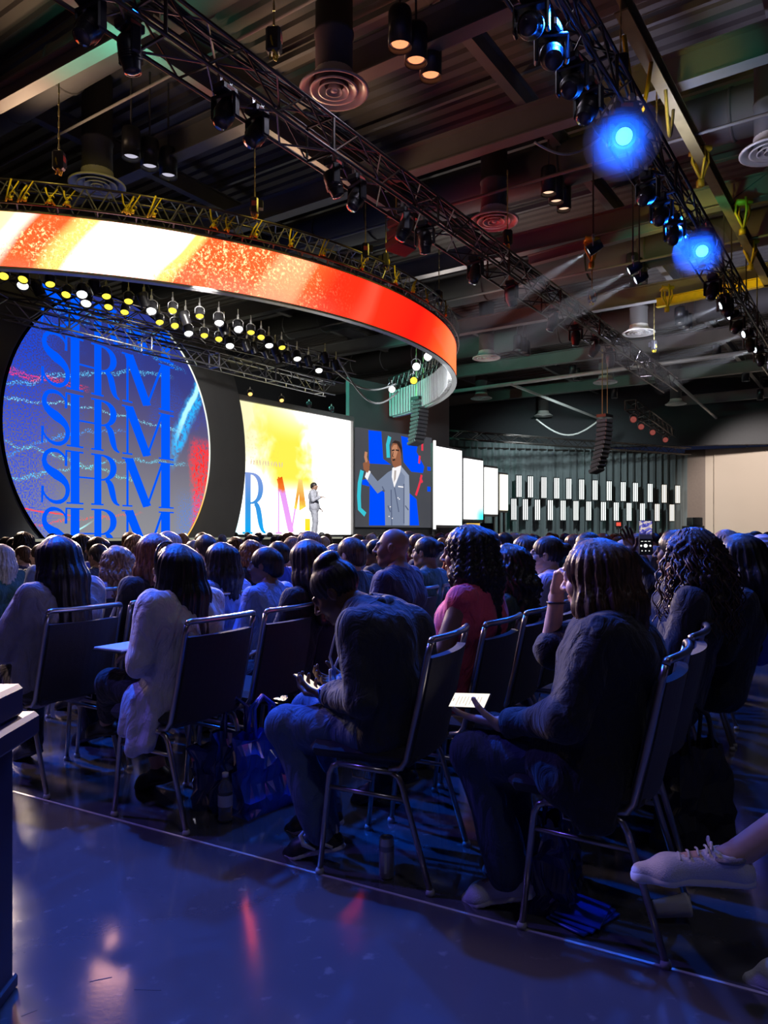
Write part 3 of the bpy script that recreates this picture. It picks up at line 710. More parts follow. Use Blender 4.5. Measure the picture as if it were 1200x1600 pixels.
# picture on the round screen
g = NT('round_screen_video'); v = g.obj(); X, Y_, Z = g.sep(v); ZZ = g.math('SUBTRACT', Z, zc)
vv = g.n('ShaderNodeMapping', None, Vector=v, Scale=(1, 0, 1)).outputs[0]
nA = g.noise(vv, .55, 3.0, .5, .6); nB = g.noise(vv, 26.0, 1.0, .5); nC = g.noise(vv, 1.3, 3.0, .6)
base = g.ramp(g.step(ZZ, -3.2, 3.4), [(0, (.23, .23, .25)), (.35, (.14, .13, .18)), (.6, (.085, .075, .17)), (.85, (.035, .04, .19)), (1, (.02, .03, .2))])
bl = g.math('MULTIPLY', g.step(X, -1.6, -3.0), g.step(nB, .38, .60))
c = g.mix(g.math('MULTIPLY', bl, .8), base, (.0, .055, .75))
bl2 = g.math('MULTIPLY', g.math('MULTIPLY', g.step(nA, .5, .68), g.step(nB, .45, .6)), g.step(ZZ, -2.2, .5)); c = g.mix(g.math('MULTIPLY', bl2, .5), c, (.01, .07, .55))
def streak(zoff, slope, curve, wdt, col, x0, x1, freq=1.0, dots=True):
    global c
    q = g.math('ADD', g.math('ADD', ZZ, g.math('MULTIPLY', X, slope)), g.math('MULTIPLY', g.math('MULTIPLY', X, X), curve))
    q = g.math('ADD', q, g.math('MULTIPLY', g.math('SUBTRACT', nC, .5), .5*freq)); mk_ = g.band(q, zoff, wdt*.62)
    mk_ = g.math('MULTIPLY', mk_, g.math('MULTIPLY', g.step(X, x0-.3, x0+.3), g.step(X, x1+.3, x1-.3)))
    if dots: mk_ = g.math('MULTIPLY', mk_, g.step(nB, .48, .62))
    c = g.mix(g.math('MULTIPLY', mk_, .85), c, col)
for a in ((1.75, -.18, .03, .12, (.12, .6, 1.0), -3.6, 1.8), (1.15, -.02, .0, .16, (1.0, .03, .05), -3.6, -1.3), (.62, .02, .02, .07, (.25, .8, 1.0), -3.6, 2.4), (.2, -.1, .05, .09, (.05, .35, 1.0), -3.6, 0),
          (-.62, -.12, .03, .08, (.15, .7, .95), -3.6, 2.5), (-1.0, .15, .0, .08, (.2, .8, .8), -3.5, 0.5), (-1.75, -.42, .03, .05, (.45, 1.0, 1.0), -3.4, -1.2, .2, False), (-2.0, -.12, .0, .07, (1.0, .06, .04), -3.2, .6), (-2.25, .1, .0, .04, (1.0, .05, .04), -3.2, -1.6, .3, False),
          (2.6, .12, .0, .14, (.03, .35, 1.0), -3, 2.4), (3.0, .0, .0, .10, (.1, .6, 1.0), -2.5, 1.5), (.45, .7, -.35, .28, (.06, .45, 1.0), -3.4, -2.0)): streak(*a)
# right part: cyan sweep, red glow, speckle
sw = g.math('SUBTRACT', g.math('ADD', ZZ, g.math('MULTIPLY', nC, .7)), g.math('MULTIPLY', g.math('SUBTRACT', X, 2.3), 1.6))
cy = g.math('MULTIPLY', g.band(sw, .75, .75), g.math('MULTIPLY', g.step(X, 1.75, 2.2), g.step(ZZ, -.9, -.2)))
c = g.mix(g.math('MULTIPLY', cy, g.step(g.noise(vv, 5.0, 3.0, .6, 1.5), .3, .62)), c, (.02, .45, 1.0))
c = g.mix(g.math('MULTIPLY', g.math('MULTIPLY', g.band(sw, .95, .28), g.step(X, 2.0, 2.5)), .8), c, (.5, .95, 1.0))
rd = g.math('MULTIPLY', g.step(g.math('SUBTRACT', X, g.math('MULTIPLY', nC, .6)), 2.35, 2.75), g.step(ZZ, .5, .0)); rd = g.math('MULTIPLY', rd, g.step(g.noise(vv, 9.0, 4.0, .75), .36, .60))
c = g.mix(rd, c, (1.0, .02, .015))
db = g.math('MULTIPLY', g.step(X, 1.9, 2.5), g.step(ZZ, -1.0, -2.0)); c = g.mix(g.math('MULTIPLY', g.math('MULTIPLY', db, g.step(nB, .45, .6)), .7), c, (.02, .2, .8))
M['round_video'] = g.emit(c, 1.25)
MB().prism([(RL*math.cos(2*math.pi*i/96), zc+RL*math.sin(2*math.pi*i/96)) for i in range(96)], .04, .10).build('video_face', M['round_video'], rs)
M['blue_letters'] = glow('bright_blue_lettering', (.0, .10, 1.0), 1.0)
for k in range(5):
    zb = .64+1.395*k
    if zb > 6.0:                                                             # the top line is cut by the rim of the disc
        pass
    for nm, fn, x in (('S', L_S, -2.62), ('H', None, -1.72), ('R', L_R, -.97), ('M', L_M, .02)):
        m = MB()
        if fn: fn(m, 0, .0, .02)
        else: stem(m, 0, .20, 0, .02, .1, .1); m.prism([(.2, .50), (.66, .50), (.66, .53), (.2, .53)], 0, .02)
        sx, sz = (1.26, 1.30) if nm == 'S' else (1.28, 1.30) if nm != 'M' else (2.05, 1.30)
        if zb > 6.0: m.v = [(a, b, min(d, .72)) for a, b, d in m.v]
        o = m.build('letter', M['blue_letters'], rs, loc=(x, .02, zb)); o.scale = (sx, 1, sz)

# ---- flat screen wall with the bright yellow-white picture
ty0, ty1 = wall_t(366)-.9, wall_t(548)
fw = empty('flat_led_wall', W0+D2*ty0, A_D2, 'bright white and yellow video wall behind the presenter', 'video screen')
LW = ty1-ty0; HT = 5.86
g = NT('yellow_wall_video'); v = g.obj(); X, Y_, Z = g.sep(v)
U = g.math('DIVIDE', g.math('SUBTRACT', X, 1.15), LW-1.15); V = g.math('DIVIDE', g.math('SUBTRACT', Z, 1.3), HT-1.3)
nn = g.noise(v, 1.4, 3.0, .5, .4); n2 = g.noise(v, 9.0, 3.0, .6)
c = g.mix(g.math('POWER', g.math('MULTIPLY', g.step(V, .25, .75), g.step(U, .55, .05)), .6), (1.0, 1.0, .99), (.40, .375, .22))
yl = g.math('MULTIPLY', g.band(g.math('ADD', g.math('ADD', U, g.math('MULTIPLY', g.math('SUBTRACT', nn, .5), .35)), g.math('MULTIPLY', g.math('SUBTRACT', V, .5), .12)), .40, .26), g.math('MULTIPLY', g.step(V, .30, .46), g.step(V, 1.1, .72)))
c = g.mix(g.math('POWER', yl, .4), c, (.40, .355, .035))
gr = g.math('MULTIPLY', g.math('MULTIPLY', g.step(n2, .52, .66), g.step(U, .42, .05)), g.math('MULTIPLY', g.step(V, .45, .6), g.step(V, .85, .65)))
c = g.mix(g.math('MULTIPLY', gr, .45), c, (.22, .19, .07))
pk = g.math('MULTIPLY', g.step(V, .32, .02), g.math('MULTIPLY', g.step(U, .08, .25), g.step(U, .6, .42))); c = g.mix(g.math('MULTIPLY', pk, .5), c, (.40, .25, .38))
cyn = g.math('MULTIPLY', g.step(V, .35, .0), g.step(U, .2, .0)); c = g.mix(g.math('MULTIPLY', cyn, .7), c, (.10, .36, .40))
M['yellow_video'] = g.emit(c, 2.6)
MB().box((LW/2, .05, (1.28+HT)/2), (LW, .1, HT-1.28)).build('video_face', M['yellow_video'], fw)
MB().box((LW/2, .0, HT+.09), (LW+.1, .25, .18)).build('top_rail', M['steel'], fw)
MB().box((LW+.05, .0, 3.2), (.08, .24, 5.6)).build('side_rail', M['steel'], fw)
MB().box((LW/2, .0, 1.25), (LW, .2, .07)).build('bottom_rail', M['stage_black'], fw)
def emis_grad(name, stops, s=1.0, axis=2, lo=1.3, hi=3.4):
    g = NT(name); o = g.sep(g.obj()); f = g.n('ShaderNodeMapRange', None, Value=o[axis], From_Min=lo, From_Max=hi).outputs[0]
    n = g.noise(g.obj(), 7.0, 3.0, .7); cc = g.ramp(g.math('ADD', f, g.math('MULTIPLY', g.math('SUBTRACT', n, .5), .25)), stops); return g.emit(cc, s)
lm1 = emis_grad('blue_letter_fill', [(0, (0, .42, .95)), (.5, (.05, .30, .75)), (1, (.25, .35, .75))], 1.0, 2, 0, 1)
lm2 = emis_grad('violet_letter_fill', [(0, (.95, .42, 1.0)), (.72, (.85, .36, .95)), (.80, (.95, .22, .03)), (1, (.85, .10, .0))], 1.0, 2, 0, 1)
lm3 = emis_grad('yellow_letter_fill', [(0, (1, .85, .0)), (.5, (1, .8, .1)), (.62, (.9, .35, .05)), (1, (1, .75, .2))], 1.0, 2, 0, 1)
zl = 1.31
m = MB(); L_R(m, 0, .0, .02); o = m.build('letter', lm1, fw, loc=(wall_t(383)-ty0, -.02, zl)); o.scale = (1.42, 1, 2.12)
m = MB(); stem(m, .06, .03, 0, .02, .07, .07, top=False); m.strip([(.10, .985), (.44, .02)], .15, 0, .02); m.strip([(.44, .02), (.60, .6)], .035, 0, .02)
o = m.build('letter', lm2, fw, loc=(wall_t(431)-ty0, -.02, zl)); o.scale = (1.75, 1, 2.05)
m = MB(); m.strip([(.56, .45), (.70, .985)], .07, 0, .02); m.prism([(.68, .42), (.88, .5), (.76, .985), (.68, .985)], 0, .02); o = m.build('letter', lm3, fw, loc=(wall_t(431)-ty0, -.025, zl)); o.scale = (1.75, 1, 2.05)
m = MB(); stem(m, .86, .15, 0, .02, .03, .03, top=False, h=.28); o = m.build('letter', lm3, fw, loc=(wall_t(431)-ty0, -.025, zl)); o.scale = (1.75, 1, 2.05)
# faint row of small type above the letters
m = MB(); rr = random.Random(3)
for k in range(12):
    x = k*.135; h = .17
    for q in range(2): m.strip([(x+rr.uniform(0, .08), 0), (x+rr.uniform(.0, .1), h)], .02, 0, .01)
    m.strip([(x, h*.5), (x+.09, h*.5)], .015, 0, .01)
m.build('small_type', glow('tan_type', (.80, .62, .42), 1.0), fw, loc=(wall_t(391)-ty0, -.01, 3.72))
# clip lamps along the top edge
amber = glow('amber_lamp', (1.0, .55, .15), 2.0)
for i, px in enumerate((388, 437, 480, 515)):
    p = W0+D2*wall_t(px)+Vector((.08, -.1, HT+.28)); par(p, p+Vector((.3, -1, -.9)), order[i]+' small lamp clipped over the bright video wall', amber if i < 2 else M['lens_dark'], .7, group='clip lamps over the video wall')

# ---- dark wall with the presenter close-up screen
dw = empty('dark_screen_wall', W0+D2*(ty1+.12), A_D2-.12, 'tall dark stage wall right of the bright video wall', 'stage wall')
LD = 6.4
MB().box((LD/2, .3, 4.0), (LD, .2, 7.4)).build('panel', M['scenic'], dw)
A_I = A_D2-.12
def dw_t(px):
    d = Vector((math.cos(A_I), math.sin(A_I), 0)); o = W0+D2*(ty1+.12); x = (px-CX)/FPX; return (x*o.y-o.x)/(d.x-x*d.y), d, o
t0, dI, oI = dw_t(558); t1 = dw_t(676)[0]
im = empty('close_up_screen', oI+dI*t0+Vector((0, 0, 0)), A_I, 'dark screen showing the presenter in a grey suit, finger raised, before blue letters', 'video screen')
WI = t1-t0
def iz(py, px):
    t, d, o = dw_t(px); Y = (o+d*t).y; return CAMZ+(HY-py)/FPX*Y
zi0, zi1 = iz(824, 620), iz(672, 560)+.12
g = NT('close_up_background'); X, Y_, Z = g.sep(g.obj())
M['imag_bg'] = g.emit(g.mix(g.noise(g.obj(), .6, 2.0), (.055, .06, .075), (.085, .085, .095)), 1.0)
MB().box((WI/2, .09, (zi0+zi1)/2), (WI, .08, zi1-zi0)).build('video_face', M['imag_bg'], im)
def ip(px, py): return (dw_t(px)[0]-t0, iz(py, px))
def flat(nm, pts, mtl, y, w=None):
    m = MB(); q = [ip(*p) for p in pts]
    if w: m.strip(q, w, y, y+.01)
    else: m.prism(q[::-1] if sum(a[0]*b[1]-b[0]*a[1] for a, b in zip(q, q[1:]+q[:1])) < 0 else q, y, y+.01)
    return m.build(nm, mtl, im)
eb = glow('screen_blue', (.0, .075, 1.0), 1.0); ec = glow('screen_cyan', (.05, .62, .75), .9); er = glow('screen_red', (.85, .04, .08), 1.0); ew = glow('screen_white', (.95, .93, .95), 1.0)
esk = glow('screen_skin', (.30, .115, .06), 1.0); esl = glow('screen_skin_light', (.55, .25, .14), 1.0); edk = glow('screen_hair', (.035, .022, .02), 1.0)
ej = glow('screen_suit', (.21, .255, .37), 1.0); ejl = glow('screen_suit_light', (.30, .35, .47), 1.0); ejd = glow('screen_suit_fold', (.10, .125, .21), 1.0); et = glow('screen_tie', (.46, .40, .38), 1.0)
flat('blue_letter', [(577, 672), (597, 674), (600, 717), (612, 726), (578, 724)], eb, .045)
flat('blue_letter', [(628, 681), (655, 688), (652, 706), (664, 729), (662, 739), (644, 737), (632, 722)], eb, .045)
flat('blue_letter', [(579, 757), (604, 770), (604, 821), (578, 821)], eb, .045); flat('blue_letter', [(638, 768), (652, 780), (656, 821), (638, 821)], eb, .045)
flat('blue_letter', [(567, 750), (577, 748), (578, 760), (567, 757)], eb, .045); flat('blue_letter', [(669, 729), (676, 730), (676, 736), (669, 735)], eb, .045); flat('blue_letter', [(669, 760), (676, 761), (676, 768), (669, 768)], eb, .045)
for pts in ([(567, 735), (563, 755), (562, 775), (563, 795), (572, 804)], [(610, 682), (607, 695), (608, 715)]): flat('cyan_streak', pts, ec, .042, .2)
for pts in ([(661, 692), (661, 704)], [(657, 712), (656, 724)], [(660, 742), (658, 752), (655, 762), (651, 774)], [(658, 746), (661, 754)]): flat('red_streak', pts, er, .042, .12)
flat('suit_jacket', [(616, 733), (627, 727), (640, 743), (641, 770), (641, 821), (603, 821), (602, 775), (601, 747), (607, 738)], ej, .036)
flat('suit_sleeve', [(607, 738), (603, 752), (602, 764), (591, 771), (572, 747), (578, 736), (591, 752)], ej, .034)
flat('suit_sleeve', [(634, 736), (640, 745), (641, 780), (640, 821), (633, 821), (632, 780)], ejl, .033)
flat('suit_shoulder', [(627, 728), (640, 743), (637, 748), (626, 735)], ejl, .032)
for pts in ([(612, 765), (613, 821)], [(632, 756), (632, 818)], [(617, 760), (624, 800)], [(607, 790), (611, 800)], [(598, 760), (602, 768)], [(634, 790), (639, 797)]): flat('suit_fold', pts, ejd, .031, .06)
flat('shirt', [(614, 731), (628, 726), (626, 738), (617, 762), (613, 745)], ew, .030); flat('tie', [(617, 735), (620, 735), (619, 748), (616, 754)], et, .028, None)
flat('shirt_cuff', [(571, 745), (575, 733), (580, 737), (575, 750)], ew, .030); flat('pocket_square', [(623, 759), (631, 760), (631, 762), (623, 761)], ew, .030)
flat('neck', [(616, 722), (628, 716), (628, 727), (617, 731)], esk, .029)
flat('head', [(612, 706), (612, 698), (615, 692), (621, 690), (626, 694), (628, 704), (627, 716), (624, 724), (619, 730), (615, 728), (612, 718)], esk, .027)
flat('face_light', [(613, 700), (616, 695), (621, 695), (622, 706), (619, 716), (614, 716)], esl, .025); flat('hair', [(613, 692), (618, 688), (625, 690), (629, 700), (628, 712), (626, 702), (621, 693)], edk, .023)
flat('eyebrow', [(613, 704), (617, 703)], edk, .022, .06); flat('eyebrow', [(619, 703), (624, 704)], edk, .022, .06); flat('mouth', [(614, 719), (618, 718)], edk, .022, .07); flat('nose', [(615, 706), (614, 713), (616, 714)], edk, .022, .04)
flat('hand', [(569, 733), (568, 724), (573, 720), (578, 726), (578, 734), (575, 739)], esk, .028); flat('raised_finger', [(574, 722), (572, 714), (573, 706)], esl, .027, .15); flat('thumb', [(577, 728), (576, 720)], esk, .026, .12)
for x, y in ((622, 777), (624, 779), (610, 791), (608, 806), (613, 809)): flat('button', [(x, y), (x+1.6, y), (x+1.6, y+1.6), (x, y+1.6)], ew, .030)
# white tube light beside it
tb = empty('tube_light', at(679, 828, 30.5), 0, 'thin vertical white tube light at the dark wall edge', 'tube light')
MB().tube([(0, 0, .03), (0, 0, 3.70)], .06, 10).build('tube', glow('white_tube', (1, .98, .95), 1.6), tb, True); MB().box((0, 0, -.02), (.2, .2, .1)).build('foot', M['fixture'], tb); MB().box((0, .07, 1.9), (.06, .05, 3.7)).build('channel', M['fixture'], tb)

# ---- four white screens stepping away
for i, (a, b, yt, yb2, Y) in enumerate(((682, 722, 697, 820, 31.0), (727, 755, 716, 811, 34.0), (759, 778, 730, 803, 37.0), (783, 794, 741, 797, 39.5))):
    p0 = at(a, yb2, Y); p1 = at(b, yb2, Y+(b-a)*.045); t1_ = at(a, yt, Y); d = p1-p0; L = math.hypot(d.x, d.y); h = t1_.z-p0.z
    t = empty('white_screen', (p0.x, p0.y, 0), math.atan2(d.y, d.x), ('largest', 'second largest', 'third largest', 'smallest, warm-tinted')[i]+' of the four upright white screens', 'video screen', 'upright white screens')
    g = NT('white_screen_video'); X, Y_, Z = g.sep(g.obj())
    cb = g.math('MULTIPLY', g.step(X, L*.3, L*.9), g.step(Z, p0.z+h*.35, p0.z+h*.05)); 
    cc = g.mix(g.math('MULTIPLY', cb, (.35, .95, 0, 0)[i]), ((1, 1, 1), (1, 1, 1), (1, 1, .97), (1, .95, .75))[i], (.0, .75, .70)); mt = g.emit(cc, 2.0)
    MB().box((L/2, .05, p0.z+h/2), (L, .08, h)).build('video_face', mt, t)
    MB().box((L/2, .16, p0.z+h/2), (L+.24, .12, h+.24)).build('housing', M['fixture'], t)
    for x in (.1, L-.1): zs = SZ+.005 if i == 0 else 0.0; MB().box((x, .2, (p0.z+zs)/2), (.1, .1, p0.z-zs)).build('support_leg', M['fixture'], t)
# yellow sign box on a stand in the aisle
sb_ = empty('sign_box', (at(738, 826, 21).x, 21, 0), .25, 'small yellow lit sign with a scribbled mark above the heads', 'sign')
zz = at(738, 826, 21).z
MB().rbox((0, 0, zz), (.42, .12, .34), .02).build('box', M['fixture'], sb_); MB().box((-.0, -.064, zz), (.40, .01, .31)).build('lit_face', glow('yellow_sign_face', (1.0, .62, .12), .8), sb_)
MB().strip([(-.12, -.03), (-.02, .07), (-.05, -.05), (.06, .06), (.03, -.04), (.13, .02)], .018, -.075, -.071).build('scribble', glow('sign_ink', (.12, .06, .02), .5), sb_, loc=(0, 0, zz))
MB().box((.42, .05, zz-.02), (.38, .2, .36)).build('camera_head', M['fixture'], sb_); MB().tube([(0, 0, 0), (0, 0, zz-.1)], .03, 8).build('stand', M['fixture'], sb_)

# ---- stage deck, footlights
dk0 = Vector((-12.5, 7.5, 0)); 
edge = [C1-D1*9+Vector((2.6, -1.2, 0)), Vector((-4.35, 18.9, 0)), Vector((-1.35, 23.6, 0)), Vector((3.4, 28.2, 0))]
backe = [Vector((4.2, 33.5, 0)), W0+D2*(ty1+.1)+Vector((.1, -.35, 0)), W0+D2*wall_t(386)+Vector((.25, -.5, 0)), Vector((C1.x, C1.y, 0))+Vector((.35, -.25, 0)), C1-D1*9+Vector((.4, -.3, 0))]
pl = [(p.x, p.y) for p in edge+backe]
stage_poly = list(pl); m = MB(); n = len(pl); m.add([(x, y, SZ) for x, y in pl]+[(x, y, 0) for x, y in pl], [tuple(range(n)), tuple(range(n, 2*n))[::-1]]+[(i, n+i, n+(i+1) % n, (i+1) % n) for i in range(n)])
stg = empty('stage', (0, 0, 0), 0, 'low black stage platform across the front of the hall', 'stage'); m.build('deck', M['stage_black'], stg)
m = MB()
for a, b_ in zip(edge[:-1], edge[1:]): m.bar(Vector((a.x, a.y, SZ-.02)), Vector((b_.x, b_.y, SZ-.02)), .04, .05)
m.build('edge_strip', glow('pale_edge_strip', (.55, .55, .42), .55), stg)
m = MB()
for a, b_ in zip(edge[:-1], edge[1:]):
    m.bar(Vector((a.x+.1, a.y-.1, .5)), Vector((b_.x+.1, b_.y-.1, .5)), .02, 1.0)
m.build('fascia', M['drape'], stg)
fl = glow('footlight_face', (1, .98, .94), 14.0)
for i, px in enumerate((367, 386, 404, 421, 453, 471, 487, 502)):
    p = at(px, 840, 24.6); p.z = SZ+.07
    t = empty('footlight', p, .4, order[i]+' round white footlight on the stage edge, counted from the left', 'footlight', 'row of footlights on the stage')
    MB().lathe([(.05, .14), (.09, .12), (.10, -.0), (.09, -.02)], 14, Matrix.Rotation(math.pi/2, 4, 'X') @ Matrix.Rotation(0, 4, 'Y'), cap=True).build('body', M['fixture'], t, True)
    MB().lathe([(.01, .0), (.075, .0)], 14, Matrix.Translation((0, -.025+.05, 0)) @ Matrix.Rotation(math.pi/2, 4, 'X'), cap=False).build('lens', fl, t, loc=(0, -.03, 0))
    MB().box((0, -.05, -.05), (.12, .1, .04)).build('foot', M['fixture'], t)

# ---- lighting bars in front of the round screen
ta = lvl(-60, 449, 6.45); tb_ = lvl(516, 600, 6.45)
truss('box_truss', ta, tb_, .42, .40, .46, .024, M['truss_alu'], 'pale aluminium truss crossing in front of the round screen top', single=True, faces=('n', 'b', 'f'))
ua = lvl(-60, 414, 6.75); ub = lvl(548, 566, 6.75)
truss('box_truss', ua, ub, .42, .40, .5, .024, M['truss_black'], 'dark truss packed with lamps below the curved banner', single=False)
wa = lvl(-60, 436, 6.85); wb = lvl(530, 582, 6.85)
truss('box_truss', wa, wb, .42, .40, .5, .024, M['truss_black'], 'dark rear truss with lamps, right behind the lamp-packed truss', single=False)
ly = glow('yellow_lamp_lens', (1.0, .75, .05), 2.2); lw_ = glow('cool_white_lamp_lens', (1.0, 1.0, .96), 3.5); lo = glow('amber_lamp_lens', (1.0, .45, .08), 1.6)
lamps = ((6, 428, 'y'), (37, 433, 'y'), (36, 442, 'w'), (78, 440, 'y'), (104, 457, 'y'), (128, 456, 'w'), (135, 470, 'w'), (166, 459, 'y'), (201, 467, 'y'), (170, 476, 'y'), (195, 484, 'y'), (237, 482, 'w'), (270, 482, 'y'), (312, 490, 'y'),
         (249, 500, 'y'), (273, 506, 'y'), (294, 517, 'w'), (342, 500, 'w'), (372, 511, 'w'), (319, 521, 'y'), (342, 527, 'y'), (359, 537, 'w'), (392, 516, 'y'), (408, 524, 'y'), (386, 541, 'd'), (397, 545, 'd'), (420, 536, 'w'), (440, 540, 'y'), (417, 554, 'o'), (435, 560, 'd'),
         (450, 559, 'd'), (464, 557, 'w'), (467, 568, 'o'), (482, 565, 'd'), (498, 576, 'w'), (515, 586, 'd'), (150, 450, 'd'), (225, 470, 'd'), (290, 498, 'd'), (350, 515, 'd'), (430, 548, 'd'), (60, 452, 'd'), (508, 560, 'd'), (525, 572, 'd'))
seen = {}
for px, py, kd in lamps:
    z = 6.3; p = lvl(px, py, z); nm = {'y': 'yellow', 'w': 'white', 'o': 'amber', 'd': 'unlit'}[kd]; seen[kd] = seen.get(kd, 0)+1
    tg = (p.x+random.uniform(.6, 2.0), p.y-random.uniform(3, 5), 0) if kd in 'yw' else (p.x+2, p.y+3, 0)
    ll = (order+['seventeenth', 'eighteenth', 'nineteenth', 'twentieth', 'twenty-first', 'twenty-second'])[seen[kd]-1]
    o = par(p, tg, ll+' '+nm+' lamp in the stage light rig, counted from the left', {'y': ly, 'w': lw_, 'o': lo, 'd': M['lens_dark']}[kd], .95 if kd in 'wd' else .8, group='lamps of the stage light rig')
    MB().tube([(0, 0, .28), (0, 0, .45)], .016, 5).build('drop_rod', M['truss_alu'], o)
# lamps seen beyond the banner tip
for i, (px, py) in enumerate(((650, 572), (668, 556), (612, 608), (646, 594))):
    par(lvl(px, py, 6.6), (2, 10, 1), order[i]+' lamp inside the banner tip frame', lw_ if i != 3 else ly, 1.1, group='lamps inside the banner tip')
# front light for the presenter and the teal light on the inside of the banner
spot('front_light', (-.2, 19.2, 5.6), (-2.4, 25.2, 2.2), (1, .95, .9), 3600, 24, .5)
spot('banner_inside_light', (-4.5, 26, 7.4), (0.8, 30.3, 6.7), (.15, 1.0, .75), 1500, 50, .6)

# ---- far drape with tube-light clusters
DYL, DYR = 42.0, 46.0
def dr(px): 
    k = (px-690)/(1076-690); return DYL+(DYR-DYL)*k
dA = at(640, 835, DYL-.3); dB = at(1078, 835, DYR); dd = dB-dA; LL = math.hypot(dd.x, dd.y)
dr_o = empty('stage_drape', (dA.x, dA.y, 0), math.atan2(dd.y, dd.x), 'dark pleated drape along the far end behind the tube lights', 'drape')
m = MB(); N = 420; vs = []
for i in range(N+1):
    x = LL*i/N; y = .35+.10*math.sin(x*13)+.04*math.sin(x*31+1)
    vs += [(x, y, .02), (x, y, 6.3+.25*(1-i/N)*3)]
m.add(vs, [(2*i, 2*i+2, 2*i+3, 2*i+1) for i in range(N)])
M['drape_far'] = mat('slate_drape', (.15, .175, .185), .85, var=.15, scale=1.0)
m.build('pleats', M['drape_far'], dr_o, True)
MB().tube([(0, .3, 6.35), (LL, .3, 6.35)], .05, 8).build('drape_pipe', M['truss_black'], dr_o)
truss('box_truss', at(690, 672, 38)+Vector((0, 0, .0)), at(1075, 730, 46), .4, .4, .6, .03, M['truss_black'], 'thin dark truss above the far drape', single=False)
tl = glow('cool_tube_light', (.93, 1.0, .96), 2.0); tl2 = glow('warm_tube_light', (1.0, .93, .8), 1.8)
tubem = MB().tube([(0, 0, 0), (0, 0, 1.0)], .026, 6).mesh('tube'); tubem.materials.append(tl); bkm = MB().box((0, .06, .5), (.38, .03, 1.04)).mesh('backing_bar'); bkm.materials.append(M['fixture'])
top = (811, 829, 850, 870, 889, 909, 930, 952, 974, 993, 1016, 1038, 1059); bot = (803, 821, 840, 860, 880, 900, 920, 943, 963, 983, 1004, 1027, 1050)
for row, xs in (('upper', top), ('lower', bot)):
    for i, px in enumerate(xs):
        k = (px-800)/260; Y = dr(px)-.4
        if row == 'upper': y0, y1 = 740+17*k, 777+10*k
        else: y0, y1 = 777+10*k, 813+2*k
        p = at(px, y1, Y); h = at(px, y0, Y).z-p.z
        t = empty('tube_light_cluster', p, math.atan2(dd.y, dd.x), (order+['last'])[i]+' cluster of tube lights in the '+row+' row, counted from the left', 'tube light', 'tube light clusters on the far drape')
        for s in (-1, 0, 1): o = mk('tube', tubem, tl2 if i > 10 else tl, t, loc=(s*.115, 0, .04), own=True); o.scale = (1, 1, h*.9)
        o = mk('backing_bar', bkm, None, t); o.scale = (1, 1, h*.96)
# bright bar on the floor line of the hall near the drape, exit sign
ex = empty('exit_sign', at(966, 819, 41), .1, 'small red sign low on the far drape', 'sign'); MB().rbox((0, 0, 0), (.34, .08, .3), .02).build('box', M['fixture'], ex); MB().box((0, -.045, 0), (.26, .01, .2)).build('lit_face', glow('red_sign_face', (1, .12, .08), .9), ex); MB().tube([(0, 0, -.14), (0, 0, -at(966, 819, 41).z)], .03, 6).build('stand', M['fixture'], ex)
# black speaker stack at the foot of the beige wall
ps = empty('speaker_stack', (at(1083, 835, 44).x, 44, 0), .2, 'dark equipment stack at the end of the far drape', 'equipment'); MB().rbox((0, 0, .9), (1.0, .8, 1.8), .03).build('lower_cabinet', M['fixture'], ps); MB().rbox((.1, 0, 2.05), (.7, .6, .5), .03).build('upper_cabinet', M['fixture'], ps)
